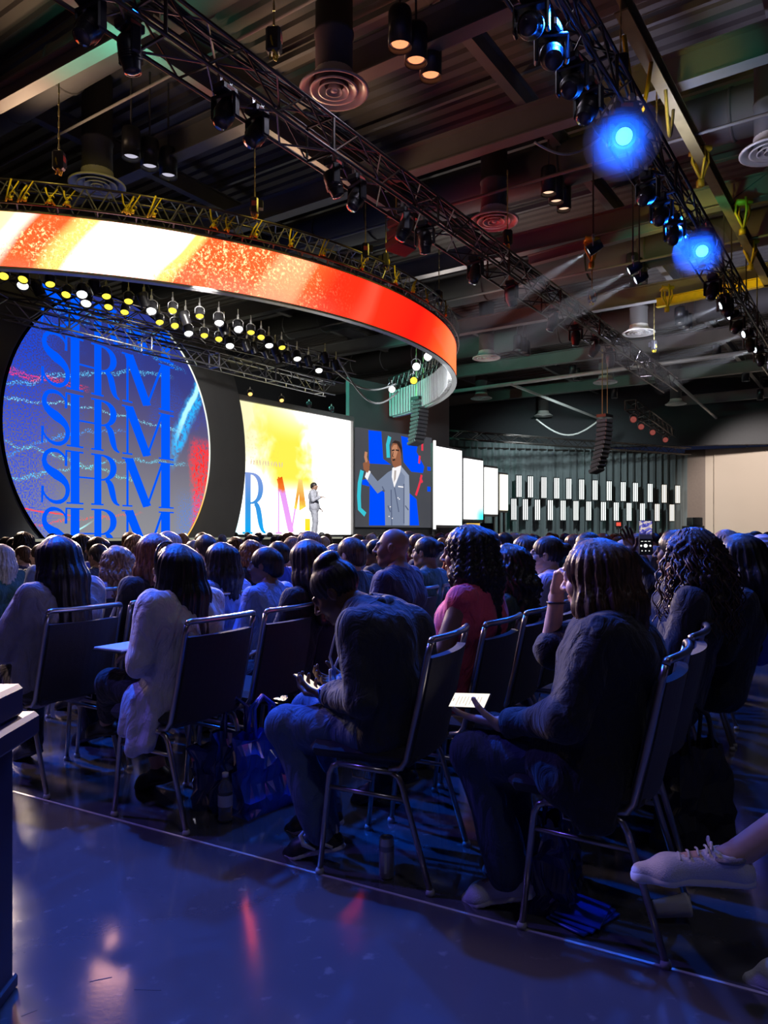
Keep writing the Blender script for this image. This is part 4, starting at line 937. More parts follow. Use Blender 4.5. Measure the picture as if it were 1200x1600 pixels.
# ================================================================== bodies from blended volumes
class SDF:
    def __init__(s): s.p = []
    def cap(s, a, b, ra, rb=None, k=.03, sub=False): s.p.append(('c', np.array(a, float), np.array(b, float), ra, ra if rb is None else rb, k, sub)); return s
    def ell(s, c, r, k=.03, sub=False, R=None): s.p.append(('e', np.array(c, float), np.array(r, float), None if R is None else np.array(R, float), 0, k, sub)); return s
    def chain(s, pts, rs, k=.03):
        for i in range(len(pts)-1): s.cap(pts[i], pts[i+1], rs[i], rs[i+1], k)
        return s
    def xf(s, Mx):                                   # rigid transform (4x4)
        o = SDF(); A = np.array(Mx); R = A[:3, :3]; t = A[:3, 3]
        for q in s.p:
            if q[0] == 'c': o.p.append(('c', R @ q[1]+t, R @ q[2]+t)+q[3:])
            else: o.p.append(('e', R @ q[1]+t, q[2], R if q[3] is None else R @ q[3], 0, q[5], q[6]))
        return o
    def grow(s, d):
        o = SDF()
        for q in s.p: o.p.append((q[0], q[1], q[2], q[3]+d, q[4]+d, q[5], q[6]) if q[0] == 'c' else ('e', q[1], q[2]+d, q[3], 0, q[5], q[6]))
        return o
    def mesh(s, h):
        lo = np.full(3, 9e9); hi = -lo
        for q in s.p:
            if q[6]: continue
            if q[0] == 'c':
                r = max(q[3], q[4]); lo = np.minimum(lo, np.minimum(q[1], q[2])-r); hi = np.maximum(hi, np.maximum(q[1], q[2])+r)
            else: r = q[2].max() if q[3] is not None else q[2]; lo = np.minimum(lo, q[1]-r); hi = np.maximum(hi, q[1]+r)
        lo = lo-3*h-.01; n = np.ceil((hi+3*h+.01-lo)/h).astype(int)+1
        F = np.full(n, .12, np.float32); ax = [(lo[i]+h*np.arange(n[i])).astype(np.float32) for i in range(3)]
        for q in s.p:
            k = q[5]; mg = k+3*h
            if q[0] == 'c': r = max(q[3], q[4]); a = np.minimum(q[1], q[2])-r-mg; b = np.maximum(q[1], q[2])+r+mg
            else: r = q[2].max(); a = q[1]-r-mg; b = q[1]+r+mg
            i0 = np.clip(np.floor((a-lo)/h).astype(int), 0, n-1); i1 = np.clip(np.ceil((b-lo)/h).astype(int)+1, 1, n)
            if (i1 <= i0).any(): continue
            sl = tuple(slice(i0[i], i1[i]) for i in range(3))
            X = ax[0][sl[0]][:, None, None]; Y = ax[1][sl[1]][None, :, None]; Z = ax[2][sl[2]][None, None, :]
            if q[0] == 'c':
                ba = q[2]-q[1]; bb = max(float(ba @ ba), 1e-9); px, py, pz = X-q[1][0], Y-q[1][1], Z-q[1][2]
                t = np.clip((px*ba[0]+py*ba[1]+pz*ba[2])/bb, 0, 1)
                d = np.sqrt((px-t*ba[0])**2+(py-t*ba[1])**2+(pz-t*ba[2])**2)-(q[3]+t*(q[4]-q[3]))
            else:
                px, py, pz = X-q[1][0], Y-q[1][1], Z-q[1][2]
                if q[3] is not None:
                    R = q[3]; px, py, pz = R[0,0]*px+R[1,0]*py+R[2,0]*pz, R[0,1]*px+R[1,1]*py+R[2,1]*pz, R[0,2]*px+R[1,2]*py+R[2,2]*pz
                r = q[2]; k0 = np.sqrt((px/r[0])**2+(py/r[1])**2+(pz/r[2])**2); k1 = np.sqrt((px/r[0]**2)**2+(py/r[1]**2)**2+(pz/r[2]**2)**2)
                d = np.where(k1 > 1e-6, k0*(k0-1)/np.maximum(k1, 1e-6), -r.min())
            f = F[sl]
            if q[6]: d = -d; hh = np.clip(.5-.5*(f-d)/k, 0, 1); F[sl] = f+(d-f)*hh+k*hh*(1-hh)          # smooth subtraction
            else: hh = np.clip(.5+.5*(f-d)/k, 0, 1); F[sl] = f+(d-f)*hh-k*hh*(1-hh)
        return nets(F, lo, h)
def nets(F, lo, h):
    S = F < 0; C = [(i, j, k) for i in (0, 1) for j in (0, 1) for k in (0, 1)]; n = np.array(F.shape)-1
    cs = [S[i:n[0]+i, j:n[1]+j, k:n[2]+k] for i, j, k in C]; cnt = sum(c.astype(np.int8) for c in cs); act = (cnt > 0) & (cnt < 8)
    idx = np.full(act.shape, -1, np.int64); co = np.argwhere(act); idx[act] = np.arange(len(co))
    fv = np.stack([F[co[:, 0]+i, co[:, 1]+j, co[:, 2]+k] for i, j, k in C], 1); acc = np.zeros((len(co), 3)); num = np.zeros(len(co))
    for a in range(8):
        for b in range(a+1, 8):
            if sum(abs(C[a][i]-C[b][i]) for i in range(3)) != 1: continue
            m = (fv[:, a] < 0) != (fv[:, b] < 0); t = np.where(m, fv[:, a]/np.where(m, fv[:, a]-fv[:, b], 1), 0)
            acc += m[:, None]*(np.array(C[a])+t[:, None]*(np.array(C[b])-np.array(C[a]))); num += m
    V = lo+h*(co+acc/num[:, None]); fs = []
    for axi in range(3):
        o = [0, 0, 0]; o[axi] = 1; A = S[:S.shape[0]-o[0], :S.shape[1]-o[1], :S.shape[2]-o[2]]; B = S[o[0]:, o[1]:, o[2]:]; d = A != B
        e = np.argwhere(d); u, v = [(1, 2), (2, 0), (0, 1)][axi]
        ok = (e[:, u] > 0) & (e[:, v] > 0) & (e[:, u] < n[u]) & (e[:, v] < n[v]); e = e[ok]; inside = A[e[:, 0], e[:, 1], e[:, 2]]
        def ci(du, dv): q = e.copy(); q[:, u] -= du; q[:, v] -= dv; return idx[q[:, 0], q[:, 1], q[:, 2]]
        Q = np.stack([ci(1, 1), ci(0, 1), ci(0, 0), ci(1, 0)], 1); Q[~inside] = Q[~inside][:, ::-1]; fs.append(Q)
    return V, np.concatenate(fs)
def vnormals(V, Q):
    N = np.cross(V[Q[:, 2]]-V[Q[:, 0]], V[Q[:, 3]]-V[Q[:, 1]]); o = np.zeros_like(V)
    for i in range(4): np.add.at(o, Q[:, i], N)
    return o/np.maximum(np.linalg.norm(o, axis=1, keepdims=True), 1e-9)
def wob(V, scale, seed, oct=3):
    r = np.random.default_rng(seed); o = np.zeros(len(V))
    for i in range(oct*4):
        d = r.normal(size=3); d *= scale*(1.7**(i//4))/np.linalg.norm(d); o += np.sin(V @ d+r.uniform(0, 6.28))/(1.6**(i//4))
    return o/4
def relax(V, Q, it=1):
    for _ in range(it):
        s = np.zeros_like(V); c = np.zeros(len(V))
        for i in range(4):
            for j in (1, 3): np.add.at(s, Q[:, i], V[Q[:, (i+j) % 4]]); np.add.at(c, Q[:, i], 1)
        V = .45*V+.55*s/np.maximum(c, 1)[:, None]
    return V
def to_mesh(name, parts, col=None):
    Vs = []; Qs = []; n = 0
    for V, Q in parts: Vs.append(V); Qs.append(Q+n); n += len(V)
    V = np.concatenate(Vs); Q = np.concatenate(Qs); me = bpy.data.meshes.new(name)
    me.vertices.add(len(V)); me.vertices.foreach_set('co', V.astype(np.float32).ravel()); me.loops.add(4*len(Q)); me.loops.foreach_set('vertex_index', Q.astype(np.int32).ravel())
    me.polygons.add(len(Q)); me.polygons.foreach_set('loop_start', np.arange(0, 4*len(Q), 4, dtype=np.int32)); me.polygons.foreach_set('use_smooth', np.ones(len(Q), bool))
    me.update(); me.validate()
    if col is not None:
        at_ = me.color_attributes.new('Col', 'FLOAT_COLOR', 'POINT'); c4 = np.ones((len(V), 4), np.float32); c4[:, :3] = col; at_.data.foreach_set('color', c4.ravel())
    return me
def cloth_mesh(name, sdf, h, fold=.008, fscale=15, seed=1, rl=1):
    V, Q = sdf.mesh(h); V = relax(V, Q, rl); N = vnormals(V, Q)
    w1 = wob(V*np.array([1, 1, .55]), fscale, seed); w2 = wob(V*np.array([1, 1, .35])+w1[:, None]*.02, fscale*2.1, seed+7); V = V+N*(np.abs(w1)*fold*1.5+np.abs(w2)*fold*.8-fold*.9)[:, None]; return to_mesh(name, [(V, Q)])

# ------------------------------------------------------------------ head, hands, hair
def headM(c, yaw=0, pitch=0, roll=0): return Matrix.Translation(c) @ Matrix.Rotation(yaw, 4, 'Z') @ Matrix.Rotation(pitch, 4, 'X') @ Matrix.Rotation(roll, 4, 'Y')
def head_sdf(female=False):
    s = SDF(); j = .9 if female else 1.0
    s.ell((0, -.018, .028), (.073, .092, .086), .02).ell((0, .026, -.03), (.057*j, .060, .082), .03).ell((0, .058, -.092), (.026*j, .022, .020), .03)
    s.cap((-.045*j, .0, -.068), (-.012, .055, -.095), .022, .018, .025).cap((.045*j, .0, -.068), (.012, .055, -.095), .022, .018, .025)
    for x in (-1, 1): s.ell((x*.034, .058, -.028), (.022, .022, .022), .03).ell((x*.031, .096, .003), (.016, .016, .010), .012, True).ell((x*.031, .078, .003), (.013, .013, .011), .003)
    s.cap((-.032, .080, .022), (.032, .080, .022), .010, .010, .014).cap((0, .086, .014), (0, .110, -.026), .007, .012, .010)
    for x in (-1, 1): s.ell((x*.012, .098, -.031), (.009, .011, .008), .008)
    s.ell((0, .084, -.058), (.021, .012, .006), .006).ell((0, .083, -.070), (.018, .012, .007), .006)
    for x in (-1, 1): s.ell((x*.077, -.008, -.004), (.009, .019, .031), .006).ell((x*.088, -.002, -.002), (.008, .010, .018), .006, True)
    return s
def head_paint(L, hair=(.12, .08, .07)):
    c = np.ones((len(L), 3))
    for x in (-1, 1):
        d = np.linalg.norm(L-np.array([x*.031, .078, .003]), axis=1); e = (d < .0150) & (L[:, 1] > .083); c[e] = (1.6, 1.6, 1.7)
        p = e & (np.hypot(L[:, 0]-x*.031, L[:, 2]-.003) < .0062); c[p] = (.06, .05, .05)
        b = (np.abs(L[:, 0]-x*.033) < .019) & (np.abs(L[:, 2]-.028-.1*(.033-np.abs(L[:, 0]))) < .0045) & (L[:, 1] > .05); c[b] = hair
    l = (np.abs(L[:, 0]) < .021) & (L[:, 2] > -.077) & (L[:, 2] < -.052) & (L[:, 1] > .083); c[l] = (.95, .62, .62); return c
def finger(s, base, d, n, lens, curl, r):
    p = Vector(base); d = Vector(d).normalized(); n = Vector(n).normalized(); ax = d.cross(n)
    for i, L in enumerate(lens):
        d = Matrix.Rotation(curl[i], 3, ax) @ d; q = p+d*L; s.cap(p, q, r*(1-.1*i), r*(1-.1*(i+1)), .004); p = q
    return p
def hand_sdf(w, d, n, side=1, curl=(.35, .5, .4), thumb=.5, spread=.10, sc=1.0, per=None):
    """w wrist, d towards the fingers, n the direction the palm faces; side +1 when the thumb lies on d x n"""
    s = SDF(); w, d, n = Vector(w), Vector(d).normalized(), Vector(n).normalized(); n = (n-d*n.dot(d)).normalized(); a = d.cross(n)*side
    for i, o in enumerate((.030, .010, -.010, -.028)):
        k = w+a*(o*sc)+d*((.088, .092, .087, .078)[i]*sc)
        s.cap(w+a*(o*.62*sc)+d*.01, k, .013*sc, .0115*sc, .012)
        cu = curl if per is None else per[i]
        finger(s, k, d+a*(spread*(1.5-i)*.7), n, [x*sc for x in ((.042, .026, .021), (.047, .030, .022), (.044, .028, .021), (.034, .021, .018))[i]], cu, (.0092, .0095, .009, .008)[i]*sc)
    t0 = w+a*(.026*sc)+d*(.022*sc); s.cap(w+d*.012, t0, .015*sc, .015*sc, .012)
    finger(s, t0, d*.75+a*.75+n*.25, n+a*-.6, [.040*sc, .032*sc, .026*sc], (thumb*.2, thumb*.6, thumb*.6), .0112*sc)
    s.cap(w-d*.035, w+d*.02, .026*sc, .024*sc, .015); return s
FACECUT = lambda s, y=.075: s.ell((0, .115+y-.075, -.045), (.072, .072, .105), .015, True)
def hair_sdf(kind):
    s = SDF()
    if kind in ('short', 'crop'):
        g = .010 if kind == 'short' else .003; s.ell((0, -.022, .036), (.077+g, .098+g, .089+g), .02); s.cap((0, -.085, -.03), (0, -.075, .02), .05+g, .06+g, .03); s.ell((0, .13, -.03), (.10, .085, .085), .012, True); s.ell((0, -.05, -.17), (.2, .2, .09), .012, True)
        for x in (-1, 1): s.ell((x*.082, .0, -.03), (.02, .03, .045), .008, True)
    elif kind in ('bun', 'knot'):
        s.ell((0, -.022, .036), (.083, .104, .095), .02); s.ell((0, .13, -.03), (.10, .085, .085), .012, True); s.ell((0, -.05, -.18), (.2, .2, .1), .012, True)
        for x in (-1, 1): s.ell((x*.082, .0, -.03), (.02, .03, .045), .008, True)
        if kind == 'knot': s.ell((0, -.045, .125), (.058, .062, .038), .018)
        else: s.ell((0, -.125, .05), (.042, .04, .042), .012)
    else:
        wd = {'long': 1.0, 'bob': 1.12, 'wavy': 1.18, 'big': 1.35, 'braids': 1.2}.get(kind, 1.0); ln = {'long': -.34, 'bob': -.235, 'wavy': -.26, 'big': -.30, 'braids': -.40}.get(kind, -.3)
        s.ell((0, -.022, .038), (.090*wd**.5, .108, .098), .03)
        for x, y in ((-.062, -.02), (.062, -.02), (-.045, -.075), (.045, -.075), (0, -.095)):
            bk = .085 if kind == 'long' and y < -.05 else .03 if kind == 'long' else 0
            s.chain([(x, y, .04), (x*1.15*wd, y-.012-bk*.4, -.10), (x*1.15*wd, y-.02-bk, ln)], [.050, .052*wd, .036*wd], .04)
        FACECUT(s)
    return s
def hair_mesh(name, kind, Mx, h=.009, seed=0, amp=None):
    s = hair_sdf(kind); V, Q = s.mesh(h); V = relax(V, Q, 1); N = vnormals(V, Q)
    th = np.arctan2(V[:, 0], -V[:, 1]-.02); z = V[:, 2]; a = amp if amp is not None else {'short': .002, 'crop': .001, 'bun': .002, 'knot': .002, 'long': .004, 'bob': .006, 'wavy': .009, 'big': .012, 'braids': .009}[kind]
    w_ = {'wavy': 1.3, 'big': 1.8, 'bob': .35}.get(kind, .12)
    st = np.sin(th*23+w_*2*np.sin(z*38+th*3)+seed)+.6*np.sin(th*41+w_*3*np.sin(z*55)+2*seed)+.5*np.sin(th*67+seed*3)
    if kind == 'braids': st = 1.2*np.sin(th*16+seed)+.9*np.sin(z*210+5*np.sin(th*16))
    if kind in ('big', 'wavy'): st = st+.8*wob(V, 45, seed+3)*2
    V = V+N*(st*a*np.clip((.13-z)/.12, .25, 1))[:, None]
    A = np.array(Mx); V = V @ A[:3, :3].T+A[:3, 3]; return to_mesh(name, [(V, Q)])

# ------------------------------------------------------------------ whole figure
BASE = dict(spine=((0, -.005, .53), (0, -.045, .70), (0, -.085, .88), (0, -.10, 1.02)), head=(0, -.06, 1.185), hy=0, hp=0, hr=0,
            sh=((-.185, -.10, .995), (.185, -.10, .995)), el=((-.245, -.02, .75), (.245, -.02, .75)), wr=((-.12, .17, .655), (.12, .17, .655)),
            hip=((-.09, .0, .53), (.09, .0, .53)), kn=((-.11, .37, .51), (.11, .37, .51)), an=((-.11, .35, .10), (.11, .35, .10)), toe=((-.12, .52, .035), (.12, .52, .035)),
            girth=1.0, sleeve='long', female=False, hand=None, hem=.50, tw=.082)
def figure(pose, vox=.02, hvox=.008, fine=True):
    P = dict(BASE); P.update(pose); g = P['girth']; sp = [np.array(p) for p in P['spine']]
    out = {}
    B = SDF(); rad = (.108*g, .094*g, .106*g**.8, .055)
    sx = P.get('lat', (1, 0, 0)); sx = np.array(sx)
    for s in (-1, 1): B.chain([q+sx*s*P['tw']*(1, .9, 1.05, .5)[i] for i, q in enumerate(sp)], rad, .05)
    for s in (0, 1):
        B.cap(sp[3]-np.array([0, 0, .02]), P['sh'][s], .06, .055, .05); B.cap(P['sh'][s], P['el'][s], .050, .040, .03).cap(P['el'][s], P['wr'][s], .040, .026, .02)
        B.cap(P['hip'][s], P['kn'][s], .088*g**.5, .058, .04).cap(P['kn'][s], P['an'][s], .056, .036, .03).cap(P['an'][s], (np.array(P['an'][s])*.35+np.array(P['toe'][s])*.65)-np.array([0, 0, .02]), .034, .026, .02)
    H = headM(P['head'], P['hy'], P['hp'], P['hr']); hb = np.array(H @ Vector((0, -.03, -.05)))
    B.cap(sp[3]+np.array([0, 0, .0]), hb, .056, .052, .04)
    Vb, Qb = B.mesh(vox); parts = [(Vb, Qb)]; col = [np.ones((len(Vb), 3))]
    hs = head_sdf(P['female']); hs.cap((0, -.03, -.05), (0, -.055, -.14), .052, .056, .03); Vh, Qh = hs.mesh(hvox if not fine else .0048); col.append(head_paint(Vh)); A = np.array(H); parts.append((Vh @ A[:3, :3].T+A[:3, 3], Qh))
    for s in (0, 1):
        hd = (P['hand'] or (None, None))[s]
        d = Vector(P['wr'][s])-Vector(P['el'][s])
        if hd is None: hd = dict(d=(d.x, d.y, d.z*.3), n=(0, 0, -1))
        side = hd.get('side', 1 if s == 0 else -1)
        S_ = hand_sdf(P['wr'][s], hd['d'], hd['n'], side, hd.get('curl', (.35, .5, .4)), hd.get('thumb', .5), hd.get('spread', .1), hd.get('sc', 1.0), hd.get('per'))
        Vd, Qd = S_.mesh(.0045 if fine else .008); parts.append((Vd, Qd)); col.append(np.ones((len(Vd), 3)))
    out['body'] = to_mesh('body', parts, np.concatenate(col)); out['H'] = H
    # garments
    T = SDF(); ti = P.get('tin', .016); rad2 = [r+ti for r in (.110*g, .096*g, .108*g**.8)]+[.070]
    for s in (-1, 1): T.chain([q+sx*s*P['tw']*(1, .95, 1.05, .5)[i] for i, q in enumerate(sp)], rad2, .05)
    for s in (0, 1):
        sh, el, wr = (np.array(P[k][s]) for k in ('sh', 'el', 'wr'))
        T.cap(sp[3]-np.array([0, 0, .03]), sh, .068, .068, .05)
        si = P.get('sin', .012)
        if P['sleeve'] == 'long': T.cap(sh, el, .052+si, .044+si, .04).cap(el, el+(wr-el)*.93, .044+si, .032+si, .03)
        elif P['sleeve'] == 'short': T.cap(sh, sh+(el-sh)*.6, .052+si, .05+si, .04)
        elif P['sleeve'] == 'elbow': T.cap(sh, el, .052+si, .048+si, .04)
    for q in P.get('extra', ()): T.cap(*q)
    # neckline opening
    T.cap(sp[3]+np.array([0, .005, .02]), hb, .058, .056, .012, True)
    if 'hemcut' in P: T.ell(*P['hemcut'])
    out['top'] = cloth_mesh('top', T, max(vox*.8, .011), P.get('fold', .011), 14, int(abs(P['head'][1])*1000)+3)
    J = SDF(); ji = P.get('jin', .016)
    for s in (0, 1):
        hip, kn, an = (np.array(P[k][s]) for k in ('hip', 'kn', 'an'))
        J.cap(hip, kn, .092*g**.5+ji, .064+ji, .04).cap(kn, kn+(an-kn)*P.get('leglen', .95), .060+ji, P.get('cuff', .042)+ji, .03)
    J.cap(P['hip'][0], P['hip'][1], .11*g, .11*g, .05)
    out['trousers'] = cloth_mesh('trousers', J, max(vox*.8, .011), .008, 17, 5)
    out['shoes'] = []
    for s in (0, 1):
        an, toe = np.array(P['an'][s]), np.array(P['toe'][s]); d = toe-an; dz = np.array([d[0], d[1], 0]) if abs(d[2]) < .12 else d
        L = np.linalg.norm(d); f = d/L; up = np.array([0, 0, 1.0]); upn = up-f*(f @ up); upn /= np.linalg.norm(upn)
        down = -upn; heel = an+down*.055-f*.035; ball = toe+down*.005-f*.06; tip = toe-f*.02-upn*.002
        lat = np.cross(f, upn); Rm = np.stack([lat, f, upn], 1); gl = P.get('ground', .062)
        base = an-upn*gl; hl = base-f*.045; bl = base+f*(L*.62); tp = base+f*(L*.98)
        K = SDF(); K.cap(an+upn*.004, hl+f*.012+upn*.030, .036, .031, .02).cap(hl+f*.012+upn*.028, bl+upn*.026, .031, .037, .03).cap(bl+upn*.024, tp-f*.02+upn*.016, .037, .027, .03)
        K.cap(an+f*.01, bl+upn*.034, .035, .024, .03).cap(bl-lat*.014+upn*.02, bl+lat*.014+upn*.02, .032, .032, .03)
        K.ell(base+f*.06-upn*.262, (.4, .6, .275), .004, True, Rm); K.cap(an+upn*.022, an+upn*.08, .030, .034, .006, True)
        So = SDF(); So.cap(hl+f*.010+upn*.0, bl, .037, .043, .02).cap(bl, tp-f*.022+upn*.004, .043, .032, .02).cap(bl-lat*.010, bl+lat*.010, .040, .040, .02)
        So.ell(base+f*.06-upn*.600, (.9, 1.2, .600), .004, True, Rm); So.ell(base+f*.06+upn*.624, (.9, 1.2, .600), .004, True, Rm)
        out['shoes'].append((to_mesh('shoe', [K.mesh(.0065)]), to_mesh('sole', [So.mesh(.0065)])))
    return out

def skin(name, col):
    g = NT(name); a = g.n('ShaderNodeAttribute', {'attribute_name': 'Col'}).outputs[0]; n = g.noise(g.obj(), 30.0, 3.0)
    c = g.mix(1.0, a, g.mix(n, tuple(x*.9 for x in col), tuple(x*1.1 for x in col)), 'MULTIPLY')
    b = g.n('ShaderNodeBsdfPrincipled', None, Base_Color=c, Roughness=.48); b.inputs['Subsurface Weight'].default_value = .0
    g.t.links.new(b.outputs[0], g.out.inputs[0]); return g.mat
SK = {'dark': skin('deep_brown_skin', (.115, .058, .036)), 'brown': skin('brown_skin', (.23, .125, .082)), 'tan': skin('tan_skin', (.42, .25, .18)), 'fair': skin('fair_skin', (.62, .40, .32))}
def hairmat(name, a, b):
    g = NT(name); v = g.n('ShaderNodeMapping', None, Vector=g.obj(), Scale=(1, 1, .12)).outputs[0]; n = g.noise(v, 90.0, 3.0, .6)
    c = g.mix(g.step(n, .35, .68), a, b); bs = g.n('ShaderNodeBsdfPrincipled', None, Base_Color=c, Roughness=.42); bs.inputs['Specular IOR Level'].default_value = .4
    bp = g.n('ShaderNodeBump', None, Strength=.6, Distance=.004, Height=n); g.t.links.new(bp.outputs[0], bs.inputs['Normal']); g.t.links.new(bs.outputs[0], g.out.inputs[0]); return g.mat
HR = {'black': hairmat('black_hair', (.008, .007, .008), (.022, .019, .02)), 'brown': hairmat('brown_hair', (.035, .018, .012), (.13, .068, .042)), 'auburn': hairmat('auburn_hair', (.10, .035, .018), (.28, .11, .055)),
      'light': hairmat('light_brown_hair', (.16, .09, .055), (.42, .26, .17)), 'grey': hairmat('grey_hair', (.25, .24, .25), (.5, .48, .48)), 'dkbrown': hairmat('dark_brown_hair', (.016, .010, .009), (.05, .03, .024))}
CL = {}
def cloth(key, col, rough=.85):
    if key not in CL:
        CL[key] = mat('cloth_'+key, col, rough, var=.16, scale=26, bump=.2, bscale=180, sheen=.1)
        nt = CL[key].node_tree; b0 = next(n for n in nt.nodes if n.type == 'BUMP'); tc = next(n for n in nt.nodes if n.type == 'TEX_COORD')
        mp = nt.nodes.new('ShaderNodeMapping'); mp.inputs['Scale'].default_value = (1, 1, .55); mp.inputs['Rotation'].default_value = (.5, .4, .2); nt.links.new(tc.outputs['Object'], mp.inputs[0])
        nz = nt.nodes.new('ShaderNodeTexNoise'); nz.inputs['Scale'].default_value = 11; nz.inputs['Detail'].default_value = 3; nz.inputs['Distortion'].default_value = 1.6; nt.links.new(mp.outputs[0], nz.inputs['Vector'])
        b1 = nt.nodes.new('ShaderNodeBump'); b1.inputs['Strength'].default_value = .75; b1.inputs['Distance'].default_value = .035; nt.links.new(nz.outputs[0], b1.inputs['Height']); nt.links.new(b1.outputs[0], b0.inputs['Normal'])
    return CL[key]
for k_, c_ in dict(black=(.012, .012, .016), charcoal=(.03, .032, .04), navy=(.02, .025, .07), royal=(.03, .06, .38), white=(.62, .60, .66), lavender=(.36, .34, .52), grey=(.24, .23, .27), pink=(.75, .10, .17), denim=(.10, .15, .26), teal=(.03, .10, .11), olive=(.07, .09, .06), red=(.35, .05, .05), sky=(.22, .32, .62), dkdenim=(.035, .05, .10), beige=(.45, .38, .33), suit=(.33, .35, .42), green=(.02, .07, .05)).items(): cloth(k_, c_)
M['shoe_black'] = mat('black_shoe', (.02, .02, .022), .45); M['shoe_white'] = mat('white_shoe_mesh', (.72, .72, .76), .7, bump=.25, bscale=250); M['sole_white'] = mat('white_sole', (.75, .74, .74), .55); M['sole_black'] = mat('black_sole', (.03, .03, .03), .6)

def person(fig, loc, rz, label, sk, hair, hairme, top, legs='dkdenim', shoe=('shoe_black', 'sole_black'), scale=1.0, group=None, topname='shirt', legname='trousers', name='person', shoes=True):
    o = mk(name, fig['body'], SK[sk], None, loc=loc, rot=(0, 0, rz), label=label, cat='person', group=group, own=True); o.scale = (scale,)*3
    mk(topname, fig['top'], CL[top], o, own=True); mk(legname, fig['trousers'], CL[legs], o, own=True)
    if hairme is not None: mk('hair', hairme, HR[hair], o, own=True)
    if shoes:
        for a, b in fig['shoes']: s = mk('shoe', a, M[shoe[0]], o, own=True); mk('sole', b, M[shoe[1]], s, own=True)
    return o
# ================================================================== seating
FS = Vector((-.872, .49, 0)); RS = Vector((.49, .872, 0)); RZ = math.atan2(.872, .49)
REAR = {0: Vector((-1.649, 3.592, 0)), 1: Vector((-.851, 3.156, 0)), 2: Vector((.164, 2.626, 0)), 3: Vector((.838, 2.19, 0)), 4: Vector((1.72, 1.70, 0))}
for k in range(1, 14): REAR[-k] = REAR[0]+FS*(.97*k)
def seat(r, n): return REAR[r]+RS*(.23+.52*n)+FS*.25
def make_chair():
    t = empty('banquet_chair', (0, 0, 0)); r = .0115
    m = MB(); m.rbox((0, .035, .468), (.44, .44, .065), .028); m.build('seat', M['chair_fabric'], t, False)
    m = MB(); N = 10; vs = []; prof = [(.455, -.150), (.55, -.172), (.68, -.200), (.80, -.223), (.845, -.232)]
    for z, y in prof:
        for i in range(N+1):
            x = -.208+.416*i/N; bow = -.028*(1-(x/.208)**2)
            vs += [(x, y+bow+.016, z), (x, y+bow-.020, z)]
    W = 2*(N+1); fs = []
    for j in range(len(prof)-1):
        for i in range(N):
            a = j*W+2*i; fs += [(a, a+W, a+W+2, a+2), (a+1, a+3, a+W+3, a+W+1)]
        a = j*W; fs += [(a, a+1, a+W+1, a+W)]; a = j*W+2*N; fs += [(a, a+W, a+W+1, a+1)]
    for j in (0, len(prof)-1):
        for i in range(N): a = j*W+2*i; fs.append((a, a+2, a+3, a+1) if j == 0 else (a, a+1, a+3, a+2))
    m.add(vs, fs); m.build('backrest', M['chair_fabric'], t)
    for s in (-1, 1):
        x = s*.222
        MB().tube([(x*1.02, .195, .012), (x, .165, .30), (x, .155, .385), (x, .14, .415), (x, .115, .425)], r, 8).build('leg', M['chrome'], t, True)
        MB().tube([(x, -.10, .418), (x, -.125, .405), (x, -.14, .375), (x*1.0, -.165, .29), (x*1.02, -.25, .012)], r, 8).build('leg', M['chrome'], t, True)
        MB().tube([(x, .125, .425), (x, -.105, .419)], r, 8).build('seat_rail', M['chrome'], t, True)
        MB().tube([(x, .167, .335), (x, -.152, .325)], r*.8, 8).build('stretcher', M['chrome'], t, True)
        MB().tube([(x, -.09, .430), (x, -.135, .440), (x, -.156, .47), (x, -.195, .64), (x, -.240, .86), (x, -.250, .900)], r*1.05, 8).build('back_post', M['chrome'], t, True)
        MB().tube([(x, .06, .414), (x, .06, .385), (x, -.02, .378), (x, -.02, .410)], .004, 6).build('ganging_hook', M['chrome'], t, True)
        for y in (.195, -.25): MB().lathe([(.017, 0), (.017, .012), (.013, .022)], 10, Matrix.Translation((x*1.02, y, 0))).build('foot_cap', M['rubber'], t, True)
    MB().tube([(-.222, -.250, .900), (-.215, -.253, .912)]+[(-.2+.4*i/8, -.254-.028*(1-((-.2+.4*i/8)/.222)**2), .914) for i in range(9)]+[(.215, -.253, .912), (.222, -.250, .900)], r*1.15, 8).build('top_rail', M['chrome'], t, True)
    return t
CH = make_chair(); ch_used = [False]; n_ch = [0]
def chair(loc, rz, label, group='banquet chairs in rows'):
    o = copy_tree(CH) if ch_used[0] else CH
    ch_used[0] = True; o.location = (loc[0], loc[1], 0); o.rotation_euler = (0, 0, rz); tag(o, label, 'chair', group); return o
def place_head_at(px, Y, hx, hy, rz, sc=1.0):
    h = Vector(((px-CX)/FPX*Y, Y, 0)); R = Matrix.Rotation(rz, 3, 'Z'); return h-R @ Vector((hx*sc, hy*sc, 0))

PEOPLE = []          # (x, y) of everybody seated, for spacing
